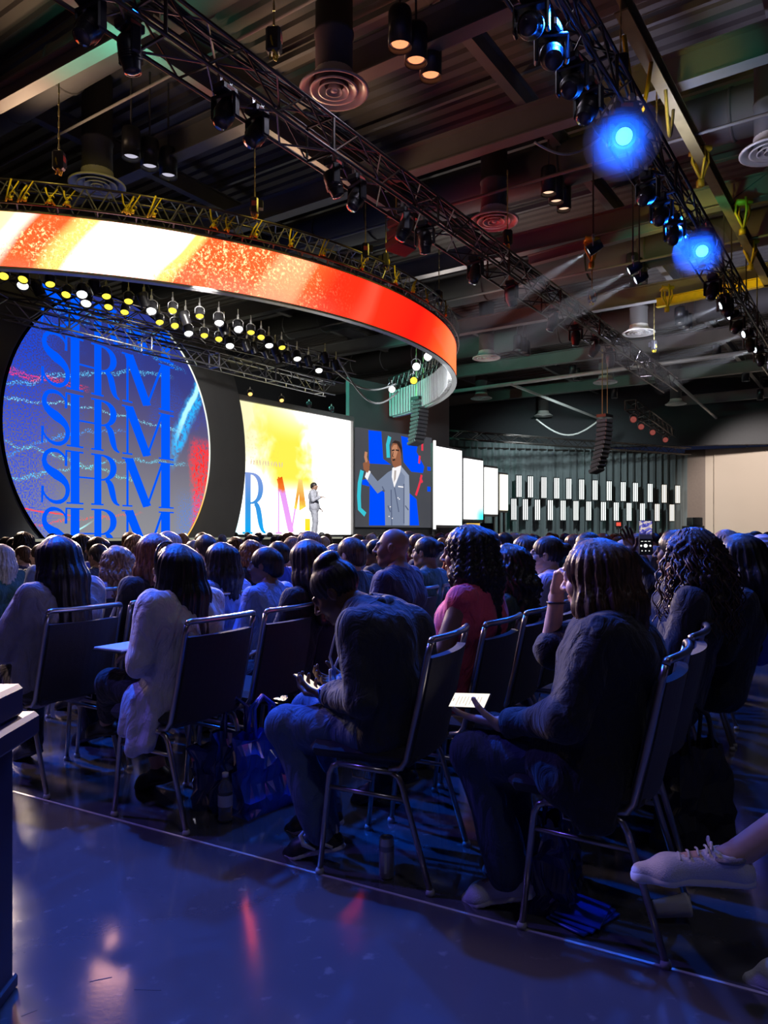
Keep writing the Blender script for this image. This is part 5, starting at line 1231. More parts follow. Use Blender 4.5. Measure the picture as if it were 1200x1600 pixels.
# ---------- man with phone
RZ3 = math.atan2(.921, .389); S3 = REAR[2]+Vector((.389, .921, 0))*.23+Vector((-.921, .389, 0))*.25
chair(S3, RZ3, 'aisle chair whose seat holds the man bent over his phone')
P = dict(spine=((0, .0, .54), (0, -.03, .70), (0, .02, .88), (0, .11, .975)), head=(0, .245, 1.05), hp=-.62, hy=.22,
         sh=((-.20, .05, .93), (.20, .05, .93)), el=((-.275, .0, .68), (.27, .0, .68)), wr=((-.115, .215, .655), (.09, .225, .675)), kn=((-.115, .41, .515), (.12, .43, .515)), an=((-.115, .23, .10), (.10, .34, .10)), toe=((-.12, .43, .035), (.10, .55, .035)),
         girth=1.12, hand=(dict(d=(.35, .9, -.1), n=(.3, .1, 1), curl=(.55, .6, .5), thumb=.6, side=-1, sc=1.12), dict(d=(-.4, .9, -.1), n=(-.5, .1, .8), curl=(.6, .7, .5), thumb=.5, side=1)), tin=.026, sin=.018, cuff=.052, jin=.016, fold=.014,
         extra=(((-.11, -.03, .54), (.11, -.03, .54), .105, .105, .05), ((-.05, .10, .985), (.05, .10, .985), .060, .060, .03)))
f = figure(P, .013)
manC = person(f, S3, RZ3, 'man in a dark jacket hunched over a phone at the aisle', 'dark', 'black', hair_mesh('hair', 'knot', f['H'], .007, 2), 'charcoal', 'denim', ('shoe_black', 'sole_white'), topname='jacket', legname='jeans')
PEOPLE.append(S3)
V_, Q_ = SDF().chain([(-.075, .085, 1.0), (-.04, .03, 1.015), (.04, .03, 1.015), (.075, .085, 1.0), (.055, .15, .965)], [.026]*5, .02).chain([(-.075, .085, 1.0), (-.06, .15, .965)], [.026, .02], .02).mesh(.008)
mk('collar', to_mesh('collar', [(V_, Q_)]), CL['charcoal'], manC, own=True)
# sneakers' white panels, bracelet, lanyard
for s, (a, t_) in enumerate(zip(P['an'], P['toe'])):
    sh = [c for c in manC.children if c.name.startswith('shoe')][s]
    m = MB(); a, t_ = Vector(a), Vector(t_); d = (t_-a); d.z = 0; d.normalize(); l = Vector((-d.y, d.x, 0))
    for sd in (-1, 1):
        m.tube([a+d*.02+l*sd*.047+Vector((0, 0, -.045)), a+d*.07+l*sd*.050+Vector((0, 0, -.03)), a+d*.085+l*sd*.046+Vector((0, 0, .0)), a+d*.07+l*sd*.040+Vector((0, 0, .02))], [.006, .011, .010, .006], 6)
        m.tube([a-d*.05+l*sd*.036+Vector((0, 0, -.03)), a-d*.02+l*sd*.042+Vector((0, 0, -.02)), a+d*.0+l*sd*.042+Vector((0, 0, .01))], .007, 6)
    m.tube([t_+Vector((0, 0, .022))-d*.085, t_+Vector((0, 0, .05))-d*.12], .016, 6); m.ball(a-d*.045+Vector((0, 0, .015)), (.012, .012, .035))
    m.build('white_panel', M['sole_white'], sh, True)
m = MB(); w_ = Vector(P['wr'][0]); ax_ = (Vector(P['wr'][0])-Vector(P['el'][0])).normalized(); x_ = ax_.orthogonal().normalized(); y_ = ax_.cross(x_)
m.tube([w_+ax_*.012+(x_*math.cos(a)+y_*math.sin(a))*.035 for a in np.linspace(0, 6.28, 17)[:-1]], .009, 6, closed=True); m.rbox(w_+ax_*.012+Vector((-.036, 0, .012)), (.012, .04, .04), .004)
m.build('bracelet', mat('blue_bracelet', (.08, .25, .8), .35), manC, True)
m = MB(); m.tube([(-.075, .13, .985), (-.10, .19, .90), (-.085, .225, .80), (-.03, .235, .74)], .005, 6); m.tube([(.075, .13, .985), (.09, .19, .90), (.03, .23, .80), (-.03, .235, .74)], .005, 6); m.rbox((-.03, .24, .715), (.05, .012, .06), .003)
m.build('lanyard', mat('silver_lanyard', (.55, .55, .62), .4), manC, True)
def phone(loc, rot, label, col, st, scr_rows=0):
    t = empty('phone', loc, 0, label, 'phone'); t.rotation_euler = rot
    MB().rbox((0, 0, 0), (.074, .150, .0085), .004).build('case', M['fixture'], t)
    MB().box((0, 0, .0046), (.066, .142, .0008)).build('screen', glow('phone_screen_'+label[:6], col, st), t)
    m = MB(); m.box((0, .064, .0052), (.014, .004, .0006))
    for k in range(scr_rows): m.box((-.006+.003*(k % 3), .045-k*.013, .0052), (.044-.006*(k % 3), .0022, .0004))
    m.build('screen_mark', glow('phone_text_'+label[:6], tuple(x*.45 for x in col), st), t); return t
R3 = Matrix.Rotation(RZ3, 4, 'Z')
pw = Vector(S3)+R3.to_3x3() @ Vector((-.03, .345, .672)); phone(pw, (R3 @ Matrix.Rotation(-.25, 4, 'Z') @ Matrix.Rotation(.42, 4, 'X') @ Matrix.Rotation(.2, 4, 'Y')).to_euler(), 'phone glowing in the hands of the hunched man', (1.0, .80, .66), 1.3)

# ---------- woman in black with hand on her head
S4 = seat(3, 0); chair(S4, RZ, 'aisle chair of the woman in black at right')
P = dict(spine=((0, .01, .54), (0, -.02, .72), (0, -.045, .89), (0, -.04, 1.005)), head=(.0, .02, 1.14), hp=-.10, hy=-.15, female=True, girth=1.22, tw=.085,
         sh=((-.20, -.05, .96), (.20, -.04, .965)), el=((-.27, .03, .72), (.155, .215, .86)), wr=((-.13, .285, .632), (.115, .175, 1.085)), kn=((-.125, .41, .52), (.12, .42, .52)), an=((-.125, .27, .10), (.11, .30, .10)), toe=((-.135, .46, .035), (.12, .48, .035)),
         hand=(dict(d=(.12, .97, .0), n=(.45, -.05, .9), curl=(.10, .16, .12), thumb=.45, spread=.04, side=-1, sc=1.12), dict(d=(-.35, -.35, .8), n=(-.55, -.7, -.3), curl=(.65, .75, .5), thumb=.5, spread=.14, side=1)), tin=.028, sin=.022, cuff=.055, jin=.014, leglen=.93, fold=.013,
         extra=(((-.12, .0, .545), (.12, .0, .545), .135, .135, .06), ((-.13, .12, .535), (.13, .12, .535), .11, .11, .06), ((-.20, .06, .50), (-.225, -.02, .39), .075, .04, .05), ((-.20, -.05, .50), (-.22, -.07, .40), .07, .04, .05)))
P['sleeve'] = 'elbow'
f = figure(P, .014)
T2 = SDF(); T2.cap(P['sh'][0], P['el'][0], .080, .070, .04).cap(P['el'][0], np.array(P['el'][0])+.9*(np.array(P['wr'][0])-np.array(P['el'][0])), .068, .046, .03)
f['trousers'].name = 'trousers'
womD = person(f, S4, RZ, 'woman in black raising one hand to her brown hair, phone on her lap', 'fair', 'brown', hair_mesh('hair', 'bob', f['H'], .0065, 4, .006), 'black', 'dkdenim', ('shoe_white', 'sole_white'), topname='tunic', legname='jeans')
mk('sleeve', cloth_mesh('sleeve', T2, .010, .010, 18, 9), CL['black'], womD, own=True); PEOPLE.append(S4)
R4 = Matrix.Rotation(RZ, 4, 'Z'); pw = Vector(S4)+R4.to_3x3() @ Vector((-.105, .430, .694))
phone(pw, (R4 @ Matrix.Rotation(-.1, 4, 'Z') @ Matrix.Rotation(-.10, 4, 'X') @ Matrix.Rotation(-.62, 4, 'Y')).to_euler(), 'bright white phone held by the woman in black', (1.0, .90, .80), 1.25, 8)
MB().tube([np.array(P['wr'][1])*.8+np.array(P['el'][1])*.2+np.array([.033*math.cos(a), .033*math.sin(a), .0]) for a in np.linspace(0, 6.28, 13)[:-1]], .004, 6, closed=True).build('bracelet', mat('dark_bracelet', (.05, .03, .03), .4), womD, True)

# ---------- woman in a pale cardigan
S2 = seat(1, 0); chair(S2, RZ, 'aisle chair of the woman in the pale cardigan')
P = dict(spine=((0, .0, .54), (0, -.01, .70), (0, .0, .87), (0, .01, .99)), head=(0, .055, 1.115), hp=-.18, hy=.10, female=True, girth=1.0,
         sh=((-.175, -.01, .965), (.175, -.01, .965)), el=((-.25, -.0, .715), (.25, .06, .72)), wr=((-.10, .20, .725), (.08, .22, .725)), kn=((-.08, .38, .56), (.10, .38, .51)), an=((.09, .62, .30), (.11, .26, .10)), toe=((.10, .79, .26), (.11, .44, .035)),
         tin=.024, sin=.018, leglen=.72, jin=.014, cuff=.046, fold=.014, extra=(((-.17, -.03, .54), (-.245, -.04, .36), .065, .032, .04), ((-.18, .05, .54), (-.25, .05, .33), .065, .030, .04), ((-.16, .12, .54), (-.24, .13, .40), .06, .03, .04), ((-.245, -.04, .36), (-.25, .05, .33), .032, .030, .03)))
f = figure(P, .013)
hm = hair_mesh('hair', 'long', headM(P['head'], P['hy'], .12), .0075, 5)
womB = person(f, S2, RZ, 'woman in a long pale cardigan with straight dark hair and a headband', 'tan', 'black', hm, 'white', 'black', ('shoe_black', 'sole_black'), topname='cardigan')
H = f['H']; m = MB(); m.tube([H @ Vector((.100*math.cos(a), .012, .035+.108*math.sin(a))) for a in np.linspace(.1, math.pi-.1, 15)], .007, 6); m.build('headband', mat('glossy_headband', (.05, .05, .07), .15), womB, True); PEOPLE.append(S2)
t = empty('notebook', Vector(S2)+R4.to_3x3() @ Vector((-.05, .31, .745)), RZ, 'open white notebook on the lap of the cardigan woman', 'notebook')
MB().rbox((0, 0, 0), (.24, .19, .012), .003).build('pages', mat('white_paper', (.7, .7, .74), .7), t); MB().box((0, .0, -.009), (.25, .20, .005)).build('cover', M['fixture'], t)

# ---------- woman in the grey sweater, far left
S1 = seat(0, 0); chair(S1, RZ, 'aisle chair of the woman in the grey sweater, near the pedestal')
P = dict(spine=((0, .0, .54), (0, -.02, .70), (0, -.04, .88), (0, -.045, 1.0)), head=(0, -.01, 1.15), hp=-.05, hy=-.1, female=True, girth=1.1, sh=((-.185, -.07, .975), (.185, -.07, .975)), el=((-.26, .07, .70), (.26, .05, .72)), wr=((-.09, .27, .67), (.10, .27, .67)), tin=.026, sin=.022, fold=.014)
f = figure(P, .015); person(f, S1, RZ, 'woman in a grey sweater with long dark hair seen from behind', 'tan', 'black', hair_mesh('hair', 'long', f['H'], .008, 6), 'grey', 'black', topname='sweater'); PEOPLE.append(S1)

# ---------- crossed-leg neighbour cut off at the right edge
S5 = Vector((1.80, 1.93, 0)); iR = Matrix.Rotation(-RZ, 3, 'Z')
def loc5(p): return tuple(iR @ (Vector(p)-S5))
P = dict(kn=(loc5((1.36, 2.06, .64)), (.11, .40, .51)), an=(loc5((.955, 2.045, .385)), loc5((1.24, 2.06, .10))), toe=(loc5((.705, 2.10, .375)), loc5((1.03, 2.14, .035))), leglen=.15, sleeve='short')
chair(S5, RZ, 'chair outside the picture edge holding the crossed-leg neighbour')
f = figure(P, .013); perE = person(f, S5, RZ, 'person at the picture edge, bare crossed leg in white sneakers', 'fair', 'brown', hair_mesh('hair', 'short', f['H'], .01, 3), 'navy', 'charcoal', ('shoe_white', 'sole_white'), legname='shorts'); PEOPLE.append(S5)
for s in (0, 1):
    sh = [c for c in perE.children if c.name.startswith('shoe')][s]; a, t_ = Vector(P['an'][s]), Vector(P['toe'][s]); d = (t_-a).normalized(); l = d.cross(Vector((0, 0, 1))).normalized(); u = l.cross(d)
    m = MB()
    for k in range(5): q = a+d*(.055+.024*k)+u*(.028-.008*k); m.tube([q-l*.026, q+u*.008, q+l*.026], .0035, 5)
    q = a+d*.045+u*.035
    for sd in (-1, 1): m.tube([q, q+l*sd*.02+u*.02, q+l*sd*.035+u*.006, q+l*sd*.01], .004, 5)
    m.build('lace', M['sole_white'], sh, True)
    m = MB(); m.tube([a+(l*math.cos(x)*.043+d*math.sin(x)*.043)+u*.012-d*.0 for x in np.linspace(0, 6.28, 17)[:-1]], .009, 6, closed=True); m.build('ankle_sock', CL['grey'], sh, True)

# ---------- seated listeners: shared figures
GEN = []
for gp in (dict(), dict(hy=.35, spine=((0, .0, .53), (0, -.03, .70), (0, -.06, .88), (0, -.06, 1.02)), head=(0, -.01, 1.18), sh=((-.18, -.06, .985), (.18, -.06, .985))), dict(hy=-.25, hp=-.1, female=True, girth=.92, sh=((-.165, -.10, .98), (.165, -.10, .98)))):
    f = figure(gp, .024, .0075, fine=False); f['hairs'] = {}; f['head'] = dict(BASE, **gp)['head']; GEN.append(f)
def gen_hair(gi, kind):
    d = GEN[gi]['hairs']
    if kind not in d: d[kind] = hair_mesh('hair', kind, GEN[gi]['H'], .0095, gi+len(kind)) if kind != 'bald' else None
    return d[kind]
def listener(px, Y, top, gi, kind, hair, sk, clo, label, rz=RZ, group='seated listeners', with_chair=None, legs='black'):
    zt = CAMZ-(top-HY)*Y/FPX; extra = {'short': .13, 'crop': .125, 'bald': .115, 'bun': .13, 'knot': .16}.get(kind, .135)
    f = GEN[gi]; sc = zt/(f['head'][2]+extra); sc = min(max(sc, .86), 1.08); loc = place_head_at(px, Y, f['head'][0], f['head'][1], rz, sc); PEOPLE.append(loc)
    o = person(f, loc, rz, label, sk, hair, gen_hair(gi, kind), clo, legs, scale=sc, group=group, shoes=Y < 6)
    if with_chair: chair(loc, rz, with_chair)
    return o
# braided woman in pink, with a finer face
P = dict(head=(0, -.03, 1.175), hy=.12, female=True, spine=((0, -.0, .53), (0, -.04, .70), (0, -.07, .88), (0, -.08, 1.02)), sleeve='none', sh=((-.17, -.09, .985), (.17, -.09, .985)))
f = figure(P, .016); locG = place_head_at(727, 3.42, 0, -.03, RZ, 1.02)
o = person(f, locG, RZ, 'braided-haired woman in a pink sleeveless top, face in profile', 'brown', 'black', hair_mesh('hair', 'braids', f['H'], .006, 3, .006), 'pink', 'black', scale=1.02, topname='sleeveless_top'); PEOPLE.append(locG)
m = MB(); rr = random.Random(5)
for k in range(46):
    th = rr.uniform(-2.5, 2.5); x0, y0 = .098*math.sin(th), -.02-.115*math.cos(th); ln = rr.uniform(.34, .46); pts = []; rs_ = []
    for i in range(17):
        z = .10-ln*i/16; w_ = min(1, i/5); pts.append(f['H'] @ Vector((x0*(.55+.5*w_)+.006*math.sin(i+k), y0*(.55+.5*w_)-.012*w_, z+.02*(1-w_)))); rs_.append(.0062+.0022*(i % 2))
    if not (math.cos(th) < -.35): m.tube(pts, rs_, 5)
m.build('braids', HR['black'], o, True); chair(seat(2, 1), RZ, 'second chair of the row behind the hunched man, blue-lit top rail')
# woman with glasses
P = dict(head=(0, -.03, 1.165), hy=.22, hp=.06, female=True, sleeve='short', spine=((0, -.0, .53), (0, -.04, .70), (0, -.07, .88), (0, -.08, 1.01)))
f = figure(P, .018); locI = place_head_at(852, 4.7, 0, -.03, RZ, .99)
o = person(f, locI, RZ, 'woman with dark glasses looking up, hair pulled back, lavender shirt', 'fair', 'dkbrown', hair_mesh('hair', 'bun', f['H'], .007, 3), 'lavender', 'black', scale=.99); PEOPLE.append(locI)
m = MB(); H = f['H']
for x in (-1, 1):
    m.tube([H @ Vector((x*.033+.021*math.cos(a), .104, .003+.015*math.sin(a))) for a in np.linspace(0, 6.28, 13)[:-1]], .0028, 5, closed=True); m.tube([H @ Vector((x*.054, .102, .008)), H @ Vector((x*.074, .07, .010)), H @ Vector((x*.080, -.01, .006))], .0030, 5)
m.tube([H @ Vector((-.012, .106, .005)), H @ Vector((.012, .106, .005))], .0025, 5); m.build('glasses', M['fixture'], o, True)
for a in ((237, 4.4, 833, 0, 'bob', 'auburn', 'fair', 'black', 'auburn-haired woman in black behind the pale cardigan woman'),
          (181, 5.3, 853, 2, 'wavy', 'light', 'fair', 'lavender', 'woman with wavy light brown hair beside the grey sweater'),
          (342, 4.8, 847, 0, 'bob', 'black', 'tan', 'sky', 'dark-haired woman in pale blue right behind the headband woman'),
          (412, 4.7, 855, 1, 'short', 'black', 'brown', 'sky', 'listener in pale blue with cropped dark hair, cheek visible'),
          (478, 4.15, 843, 2, 'long', 'dkbrown', 'tan', 'black', 'long-haired listener in black in front of the phone man'),
          (545, 5.25, 840, 0, 'short', 'brown', 'fair', 'charcoal', 'short-haired man between the long-haired listener and the bald man'),
          (612, 4.6, 826, 1, 'bald', 'black', 'brown', 'navy', 'bald man in a dark blue shirt'),
          (664, 5.5, 838, 0, 'bun', 'black', 'brown', 'teal', 'listener with combed-back dark hair right of the bald man'),
          (792, 3.95, 850, 2, 'wavy', 'black', 'brown', 'green', 'dark wavy-haired listener right behind the braided woman'),
          (818, 5.7, 836, 1, 'bob', 'dkbrown', 'fair', 'royal', 'woman in royal blue left of the glasses wearer'),
          (915, 6.15, 832, 0, 'short', 'black', 'tan', 'charcoal', 'dark head just above the hair of the woman in black'),
          (1150, 3.7, 834, 2, 'long', 'black', 'brown', 'black', 'listener with straight black hair beside the curly-haired woman'),
          (62, 7.2, 850, 1, 'short', 'dkbrown', 'fair', 'olive', 'man in an olive jacket near the left edge'), (34, 8.0, 853, 1, 'short', 'brown', 'fair', 'navy', 'man in navy at the far left edge'),
          (82, 6.2, 837, 0, 'short', 'auburn', 'fair', 'sky', 'taller listener behind the grey sweater woman'), (152, 7.0, 850, 0, 'short', 'black', 'brown', 'charcoal', 'dark head between grey sweater and wavy hair'),
          (300, 8.2, 844, 0, 'crop', 'grey', 'fair', 'grey', 'grey-haired man under the round screen edge'), (390, 7.0, 844, 2, 'wavy', 'auburn', 'fair', 'black', 'short reddish curly-haired listener'),
          (432, 6.6, 846, 0, 'short', 'black', 'tan', 'royal', 'dark-haired listener in royal blue before the flat video wall'), (455, 9.0, 838, 2, 'long', 'light', 'fair', 'beige', 'light-haired listener near the presenter'),
          (520, 6.2, 850, 1, 'bob', 'brown', 'fair', 'charcoal', 'brown-haired listener behind the knot of the phone man'), (1187, 5.1, 838, 1, 'crop', 'grey', 'fair', 'royal', 'man wearing a pale head wrap at the right edge'),
          (585, 7.0, 843, 1, 'short', 'black', 'brown', 'charcoal', 'listener half hidden left of the bald man'), (760, 7.4, 838, 0, 'short', 'dkbrown', 'fair', 'sky', 'small head above the braided woman')):
    o = listener(*a)
    if 'head wrap' in a[8]:
        H = GEN[a[3]]['H']; V, Q = SDF().ell((0, -.020, .045), (.090, .108, .092), .02).ell((0, .02, -.09), (.3, .3, .10), .01, True).ell((0, -.105, .03), (.03, .03, .03), .02).mesh(.008)
        N_ = vnormals(V, Q); V = V+N_*(.004*np.sin(V[:, 2]*150+V[:, 0]*60))[:, None]; A = np.array(H); mk('head_wrap', to_mesh('head_wrap', [(V @ A[:3, :3].T+A[:3, 3], Q)]), mat('pale_head_wrap', (.55, .5, .6), .8), o)
# curly-haired woman: hair cap plus real curls
f = GEN[0]; locK = place_head_at(1074, 3.35, 0, -.06, RZ, 1.0); zt = 1.0
oK = person(f, locK, RZ, 'woman with a great mass of dark spiral curls', 'brown', 'dkbrown', hair_mesh('hair', 'big', f['H'], .0075, 8, .010), 'black', 'black', scale=1.0); PEOPLE.append(locK)
m = MB(); rr = random.Random(11)
for k in range(170):
    th = rr.uniform(-2.45, 2.45); el_ = rr.uniform(-.2, 1.25); r0 = .098; st = Vector((r0*math.sin(th)*math.cos(el_), -.022-r0*1.1*math.cos(th)*math.cos(el_), .04+.10*math.sin(el_)))
    ln = rr.uniform(.26, .42)+st.z*.5; rad = rr.uniform(.009, .015); ph = rr.uniform(0, 6); tn = rr.uniform(26, 36); out_ = Vector((math.sin(th), -math.cos(th), 0)); pts = []
    n_ = 26
    for i in range(n_):
        u_ = i/(n_-1); z = st.z-ln*u_**1.15; sp_ = .085*math.sin(min(1, u_*1.6)*math.pi/2)*(.7+.5*((k*7) % 10)/10)
        p = Vector((st.x, st.y, z))+out_*sp_; a_ = ph+tn*ln*u_*2.2; pts.append(f['H'] @ (p+Vector((math.cos(a_), math.sin(a_), 0))*rad*min(1, u_*4)))
    m.tube(pts, [.0050-.0025*(i/(n_-1)) for i in range(n_)], 5)
m.build('curls', hairmat('curly_hair', (.03, .014, .012), (.11, .055, .045)), oK, True); chair(seat(3, 1)+RS*.06, RZ, 'chair with the pale post in front of the curly-haired woman')
# listener filming with a raised phone
P = dict(el=((-.25, -.06, .76), (.22, .10, .98)), wr=((-.12, .17, .655), (.16, .22, 1.17)), hand=(None, dict(d=(0, .15, 1), n=(-1, .2, 0), curl=(.3, .35, .3), thumb=.5, side=1)))
f = figure(P, .022, .008); locP = place_head_at(1052, 4.45, 0, -.06, RZ, 1.0)
oP = person(f, locP, RZ, 'listener in dark clothes filming with a raised phone', 'dark', 'black', hair_mesh('hair', 'short', f['H'], .01, 1), 'black', 'black', scale=1.0, topname='jacket'); PEOPLE.append(locP)
hp = at(1009, 840, 4.35); t = empty('filming_phone', hp, -.42, 'raised phone filming the stage, picture visible on its screen', 'phone')
MB().rbox((0, 0, 0), (.078, .010, .205), .004).build('case', M['fixture'], t)
g = NT('camera_app_picture'); v = g.obj(); X, Y_, Z = g.sep(v); c_ = g.ramp(g.noise(v, 38.0, 2.0, .5, 1.0), [(.3, (.02, .02, .12)), (.5, (.12, .12, .6)), (.6, (.9, .75, .5)), (.75, (.7, .75, 1))])
MB().box((0, -.0056, .045), (.070, .001, .105)).build('screen', g.emit(g.mix(g.step(Z, .015, .03), (.02, .02, .05), c_), .9), t); MB().box((0, -.0056, -.055), (.070, .001, .085)).build('camera_controls', glow('camera_controls', (.004, .004, .006), 1), t)
m = MB(); m.lathe([(.001, 0), (.011, 0)], 14, Matrix.Translation((0, -.0064, -.048)) @ Matrix.Rotation(math.pi/2, 4, 'X'), cap=False)
for x in (-.025, .026): m.lathe([(.001, 0), (.006, 0)], 10, Matrix.Translation((x, -.0064, -.048)) @ Matrix.Rotation(math.pi/2, 4, 'X'), cap=False)
for x in (-.02, 0, .02): m.box((x, -.0064, -.022), (.012, .0005, .003)); m.box((x, -.0064, -.078), (.006, .0005, .006))
m.build('control_mark', glow('control_mark', (.95, .95, .95), 1.2), t)

# ---------- the rest of the audience, seat by seat, only where a head can be seen
def in_stage(q):
    c = False; n = len(stage_poly)
    for i in range(n):
        (x0, y0), (x1, y1) = stage_poly[i], stage_poly[(i+1) % n]
        if (y0 > q.y) != (y1 > q.y) and q.x < (x1-x0)*(q.y-y0)/(y1-y0)+x0: c = not c
    return c
sky = np.full(1300, 2000.0)
def cover(px, Y, zt, hw=.105):
    a = int(px-hw*FPX/Y); b = int(px+hw*FPX/Y)+1; return max(a, 0), min(b, 1299), HY-(zt-CAMZ)*FPX/Y
for q in PEOPLE:
    a, b, y = cover(CX+FPX*q.x/q.y, q.y, 1.26); sky[a:b] = np.minimum(sky[a:b], y); a, b, y = cover(CX+FPX*q.x/q.y, q.y, 1.0, .2); sky[a:b] = np.minimum(sky[a:b], y)
cand = []
for r in range(3, -11, -1):
    for n in range(0, 62):
        s = seat(r, n)
        if s.y > 33 or s.x > 9.5 or in_stage(s) or in_stage(s+FS*.9) or in_stage(s+FS*.5): continue
        px = CX+FPX*s.x/s.y
        if -25 < px < 1225: cand.append((s.y, px, r, n, s))
cand.sort(key=lambda c: c[0]); kinds = ('short', 'short', 'bob', 'long', 'wavy', 'crop', 'bun', 'short', 'bob'); hcs = ('black', 'dkbrown', 'brown', 'black', 'auburn', 'light', 'grey', 'dkbrown'); ccs = ('black', 'charcoal', 'navy', 'sky', 'grey', 'teal', 'royal', 'black', 'lavender', 'red', 'beige', 'charcoal'); sks = ('fair', 'tan', 'brown', 'fair', 'dark', 'tan')
rr = random.Random(21); CROWD = []; nper = 0
for Y, px, r, n, s in cand:
    if any((s-q).length < .50 for q in PEOPLE): continue
    if rr.random() < (.30 if Y < 6 else .12): continue
    j = Vector((rr.uniform(-.05, .05), rr.uniform(-.05, .05), 0)); sc = rr.uniform(.90, 1.02); p = s+j; zt = 1.29*sc; a, b, y = cover(px, Y, zt)
    if not (sky[a:b] > y+1.5).any(): continue
    if nper > 150: break
    sky[a:b] = np.minimum(sky[a:b], y); nper += 1
    gi = rr.randrange(3); k = rr.choice(kinds); hc = rr.choice(hcs); cc = rr.choice(ccs); hw_ = {'short': 'short', 'crop': 'close-cropped', 'bob': 'chin-length', 'long': 'long straight', 'wavy': 'wavy', 'bun': 'tied-up'}[k]; hn = {'dkbrown': 'dark brown', 'light': 'light brown'}.get(hc, hc)
    nm = {'sky': 'pale blue', 'royal': 'royal blue'}.get(cc, cc)
    o = person(GEN[gi], (p.x, p.y, 0), RZ+rr.uniform(-.12, .12), 'listener', rr.choice(sks), hc, gen_hair(gi, k), cc, 'black', scale=sc, group='seated listeners', shoes=False)
    PEOPLE.append(p); CROWD.append((o, px, Y, f'{hw_} {hn} hair in {nm}'))
def zone(px): return next(t for x, t in ((70, 'beside the round screen'), (165, 'below the letter S'), (290, 'below the letter M'), (372, 'below the charcoal gap'), (460, 'below the coloured letters'), (552, 'below the white wall'), (680, 'below the close-up screen'), (800, 'below the white screens'), (935, 'below left tube lights'), (1075, 'below right tube lights'), (9999, 'below the beige wall')) if px < x)
keys = {}
for o, px, Y, d in CROWD: keys.setdefault((d, zone(px)), []).append((px, o))
for (d, z), L_ in keys.items():
    L_.sort(key=lambda t: t[0])
    for i, (px, o) in enumerate(L_): o['label'] = ('' if len(L_) == 1 else ('leftmost ', 'next ', 'third ', 'fourth ', 'fifth ', 'sixth ')[min(i, 5)])+'listener with '+d+', '+z
# chairs whose backs or legs can be seen
rowname = {3: 'row of the woman in black', 2: 'row of the hunched man', 1: 'row of the pale cardigan', 0: 'row of the grey sweater', -1: 'row ahead of the grey sweater'}
for r, ns in ((0, (1, 2, 3, 4)), (1, (1, 2, 3, 4, 5)), (2, (2, 3, 4, 5)), (3, (2, 3, 4, 5)), (-1, (1, 2, 3, 4))):
    for n in ns: chair(seat(r, n), RZ+random.uniform(-.04, .04), order[n]+' chair from the aisle in the '+rowname[r])

# ---------- presenter on the stage
P = dict(spine=((0, 0, .98), (0, -.01, 1.14), (0, -.02, 1.32), (0, -.01, 1.47)), head=(0, .01, 1.64), hy=.25, sh=((-.195, -.02, 1.44), (.195, -.02, 1.44)), el=((-.30, -.03, 1.16), (.28, .06, 1.17)), wr=((-.36, .05, .94), (.24, .29, 1.27)), hip=((-.09, 0, .95), (.09, 0, .95)), kn=((-.09, .02, .52), (.10, .06, .52)), an=((-.10, -.02, .10), (.11, .02, .10)), toe=((-.13, .15, .035), (.14, .19, .035)), tin=.03, cuff=.062, jin=.02,
         extra=(((-.08, 0, .90), (.08, 0, .90), .135, .135, .05), ((-.08, 0, .98), (.08, 0, .98), .135, .135, .05)))
f = figure(P, .016); pl = at(491, 838, 25.2); 
o = person(f, (pl.x, pl.y, SZ), RZ+math.pi+.25, 'presenter in a light grey suit standing on the stage', 'brown', 'black', hair_mesh('hair', 'crop', f['H'], .009, 1), 'suit', 'suit', ('shoe_white', 'sole_white'), topname='suit_jacket'); o.scale = (1.06,)*3
m = MB(); m.prism([(-.05, 1.50), (.05, 1.50), (.012, 1.24), (-.012, 1.24)], .118, .135); m.build('shirt_front', CL['white'], o)

# ================================================================== props on the floor
def bag(loc, rz, w_, d_, h_, mtl, label, handles=True, seed=1):
    t = empty('tote_bag', loc, rz, label, 'bag'); V = []; N = 14; K = 9; r_ = np.random.default_rng(seed)
    for j in range(K):
        u_ = j/(K-1)
        for i in range(4*N):
            s_, q = divmod(i, N); tt = -1+2*q/N; x, y = ((tt, -1), (1, tt), (-tt, 1), (-1, -tt))[s_]; V.append((x*w_/2*(1-.10*u_), y*d_/2*(1-.55*u_), h_*u_))
    V = np.array(V); V += (np.stack([wob(V, 42, seed+i) for i in range(3)], 1)*.030)*np.clip(V[:, 2:3]/.05, 0, 1); m = MB(); n4 = 4*N
    m.add([tuple(v) for v in V], [(j*n4+i, j*n4+(i+1) % n4, (j+1)*n4+(i+1) % n4, (j+1)*n4+i) for j in range(K-1) for i in range(n4)]+[tuple(range(n4))[::-1]]); m.build('bag_body', mtl, t, False)
    if handles:
        for s in (-1, 1): MB().tube([(-w_*.22, s*d_*.2, h_*.96), (-w_*.2, s*d_*.1, h_+.12), (0, s*d_*.02, h_+.17), (w_*.2, s*d_*.1, h_+.12), (w_*.22, s*d_*.2, h_*.96)], .009, 6).build('handle', mtl, t, True)
    return t
gloss_blue = mat('glossy_blue_plastic', (.02, .09, .62), .16, var=.4, scale=12, spec=.9, coat=.6); gloss_navy = mat('glossy_navy_plastic', (.015, .03, .16), .16, var=.4, scale=12, spec=.9, coat=.6)
gp = lambda px, py: lvl(px, py, 0.0)
bag(gp(410, 1262), .9, .30, .14, .36, gloss_blue, 'glossy blue gift bag between the cardigan woman and the phone man', seed=2)
bag(gp(368, 1255), .6, .28, .13, .34, gloss_navy, 'dark blue gift bag beside the water bottle', seed=4)
bag(gp(335, 1258), .3, .20, .12, .30, gloss_navy, 'small dark bag leaning behind the water bottle', False, seed=6)
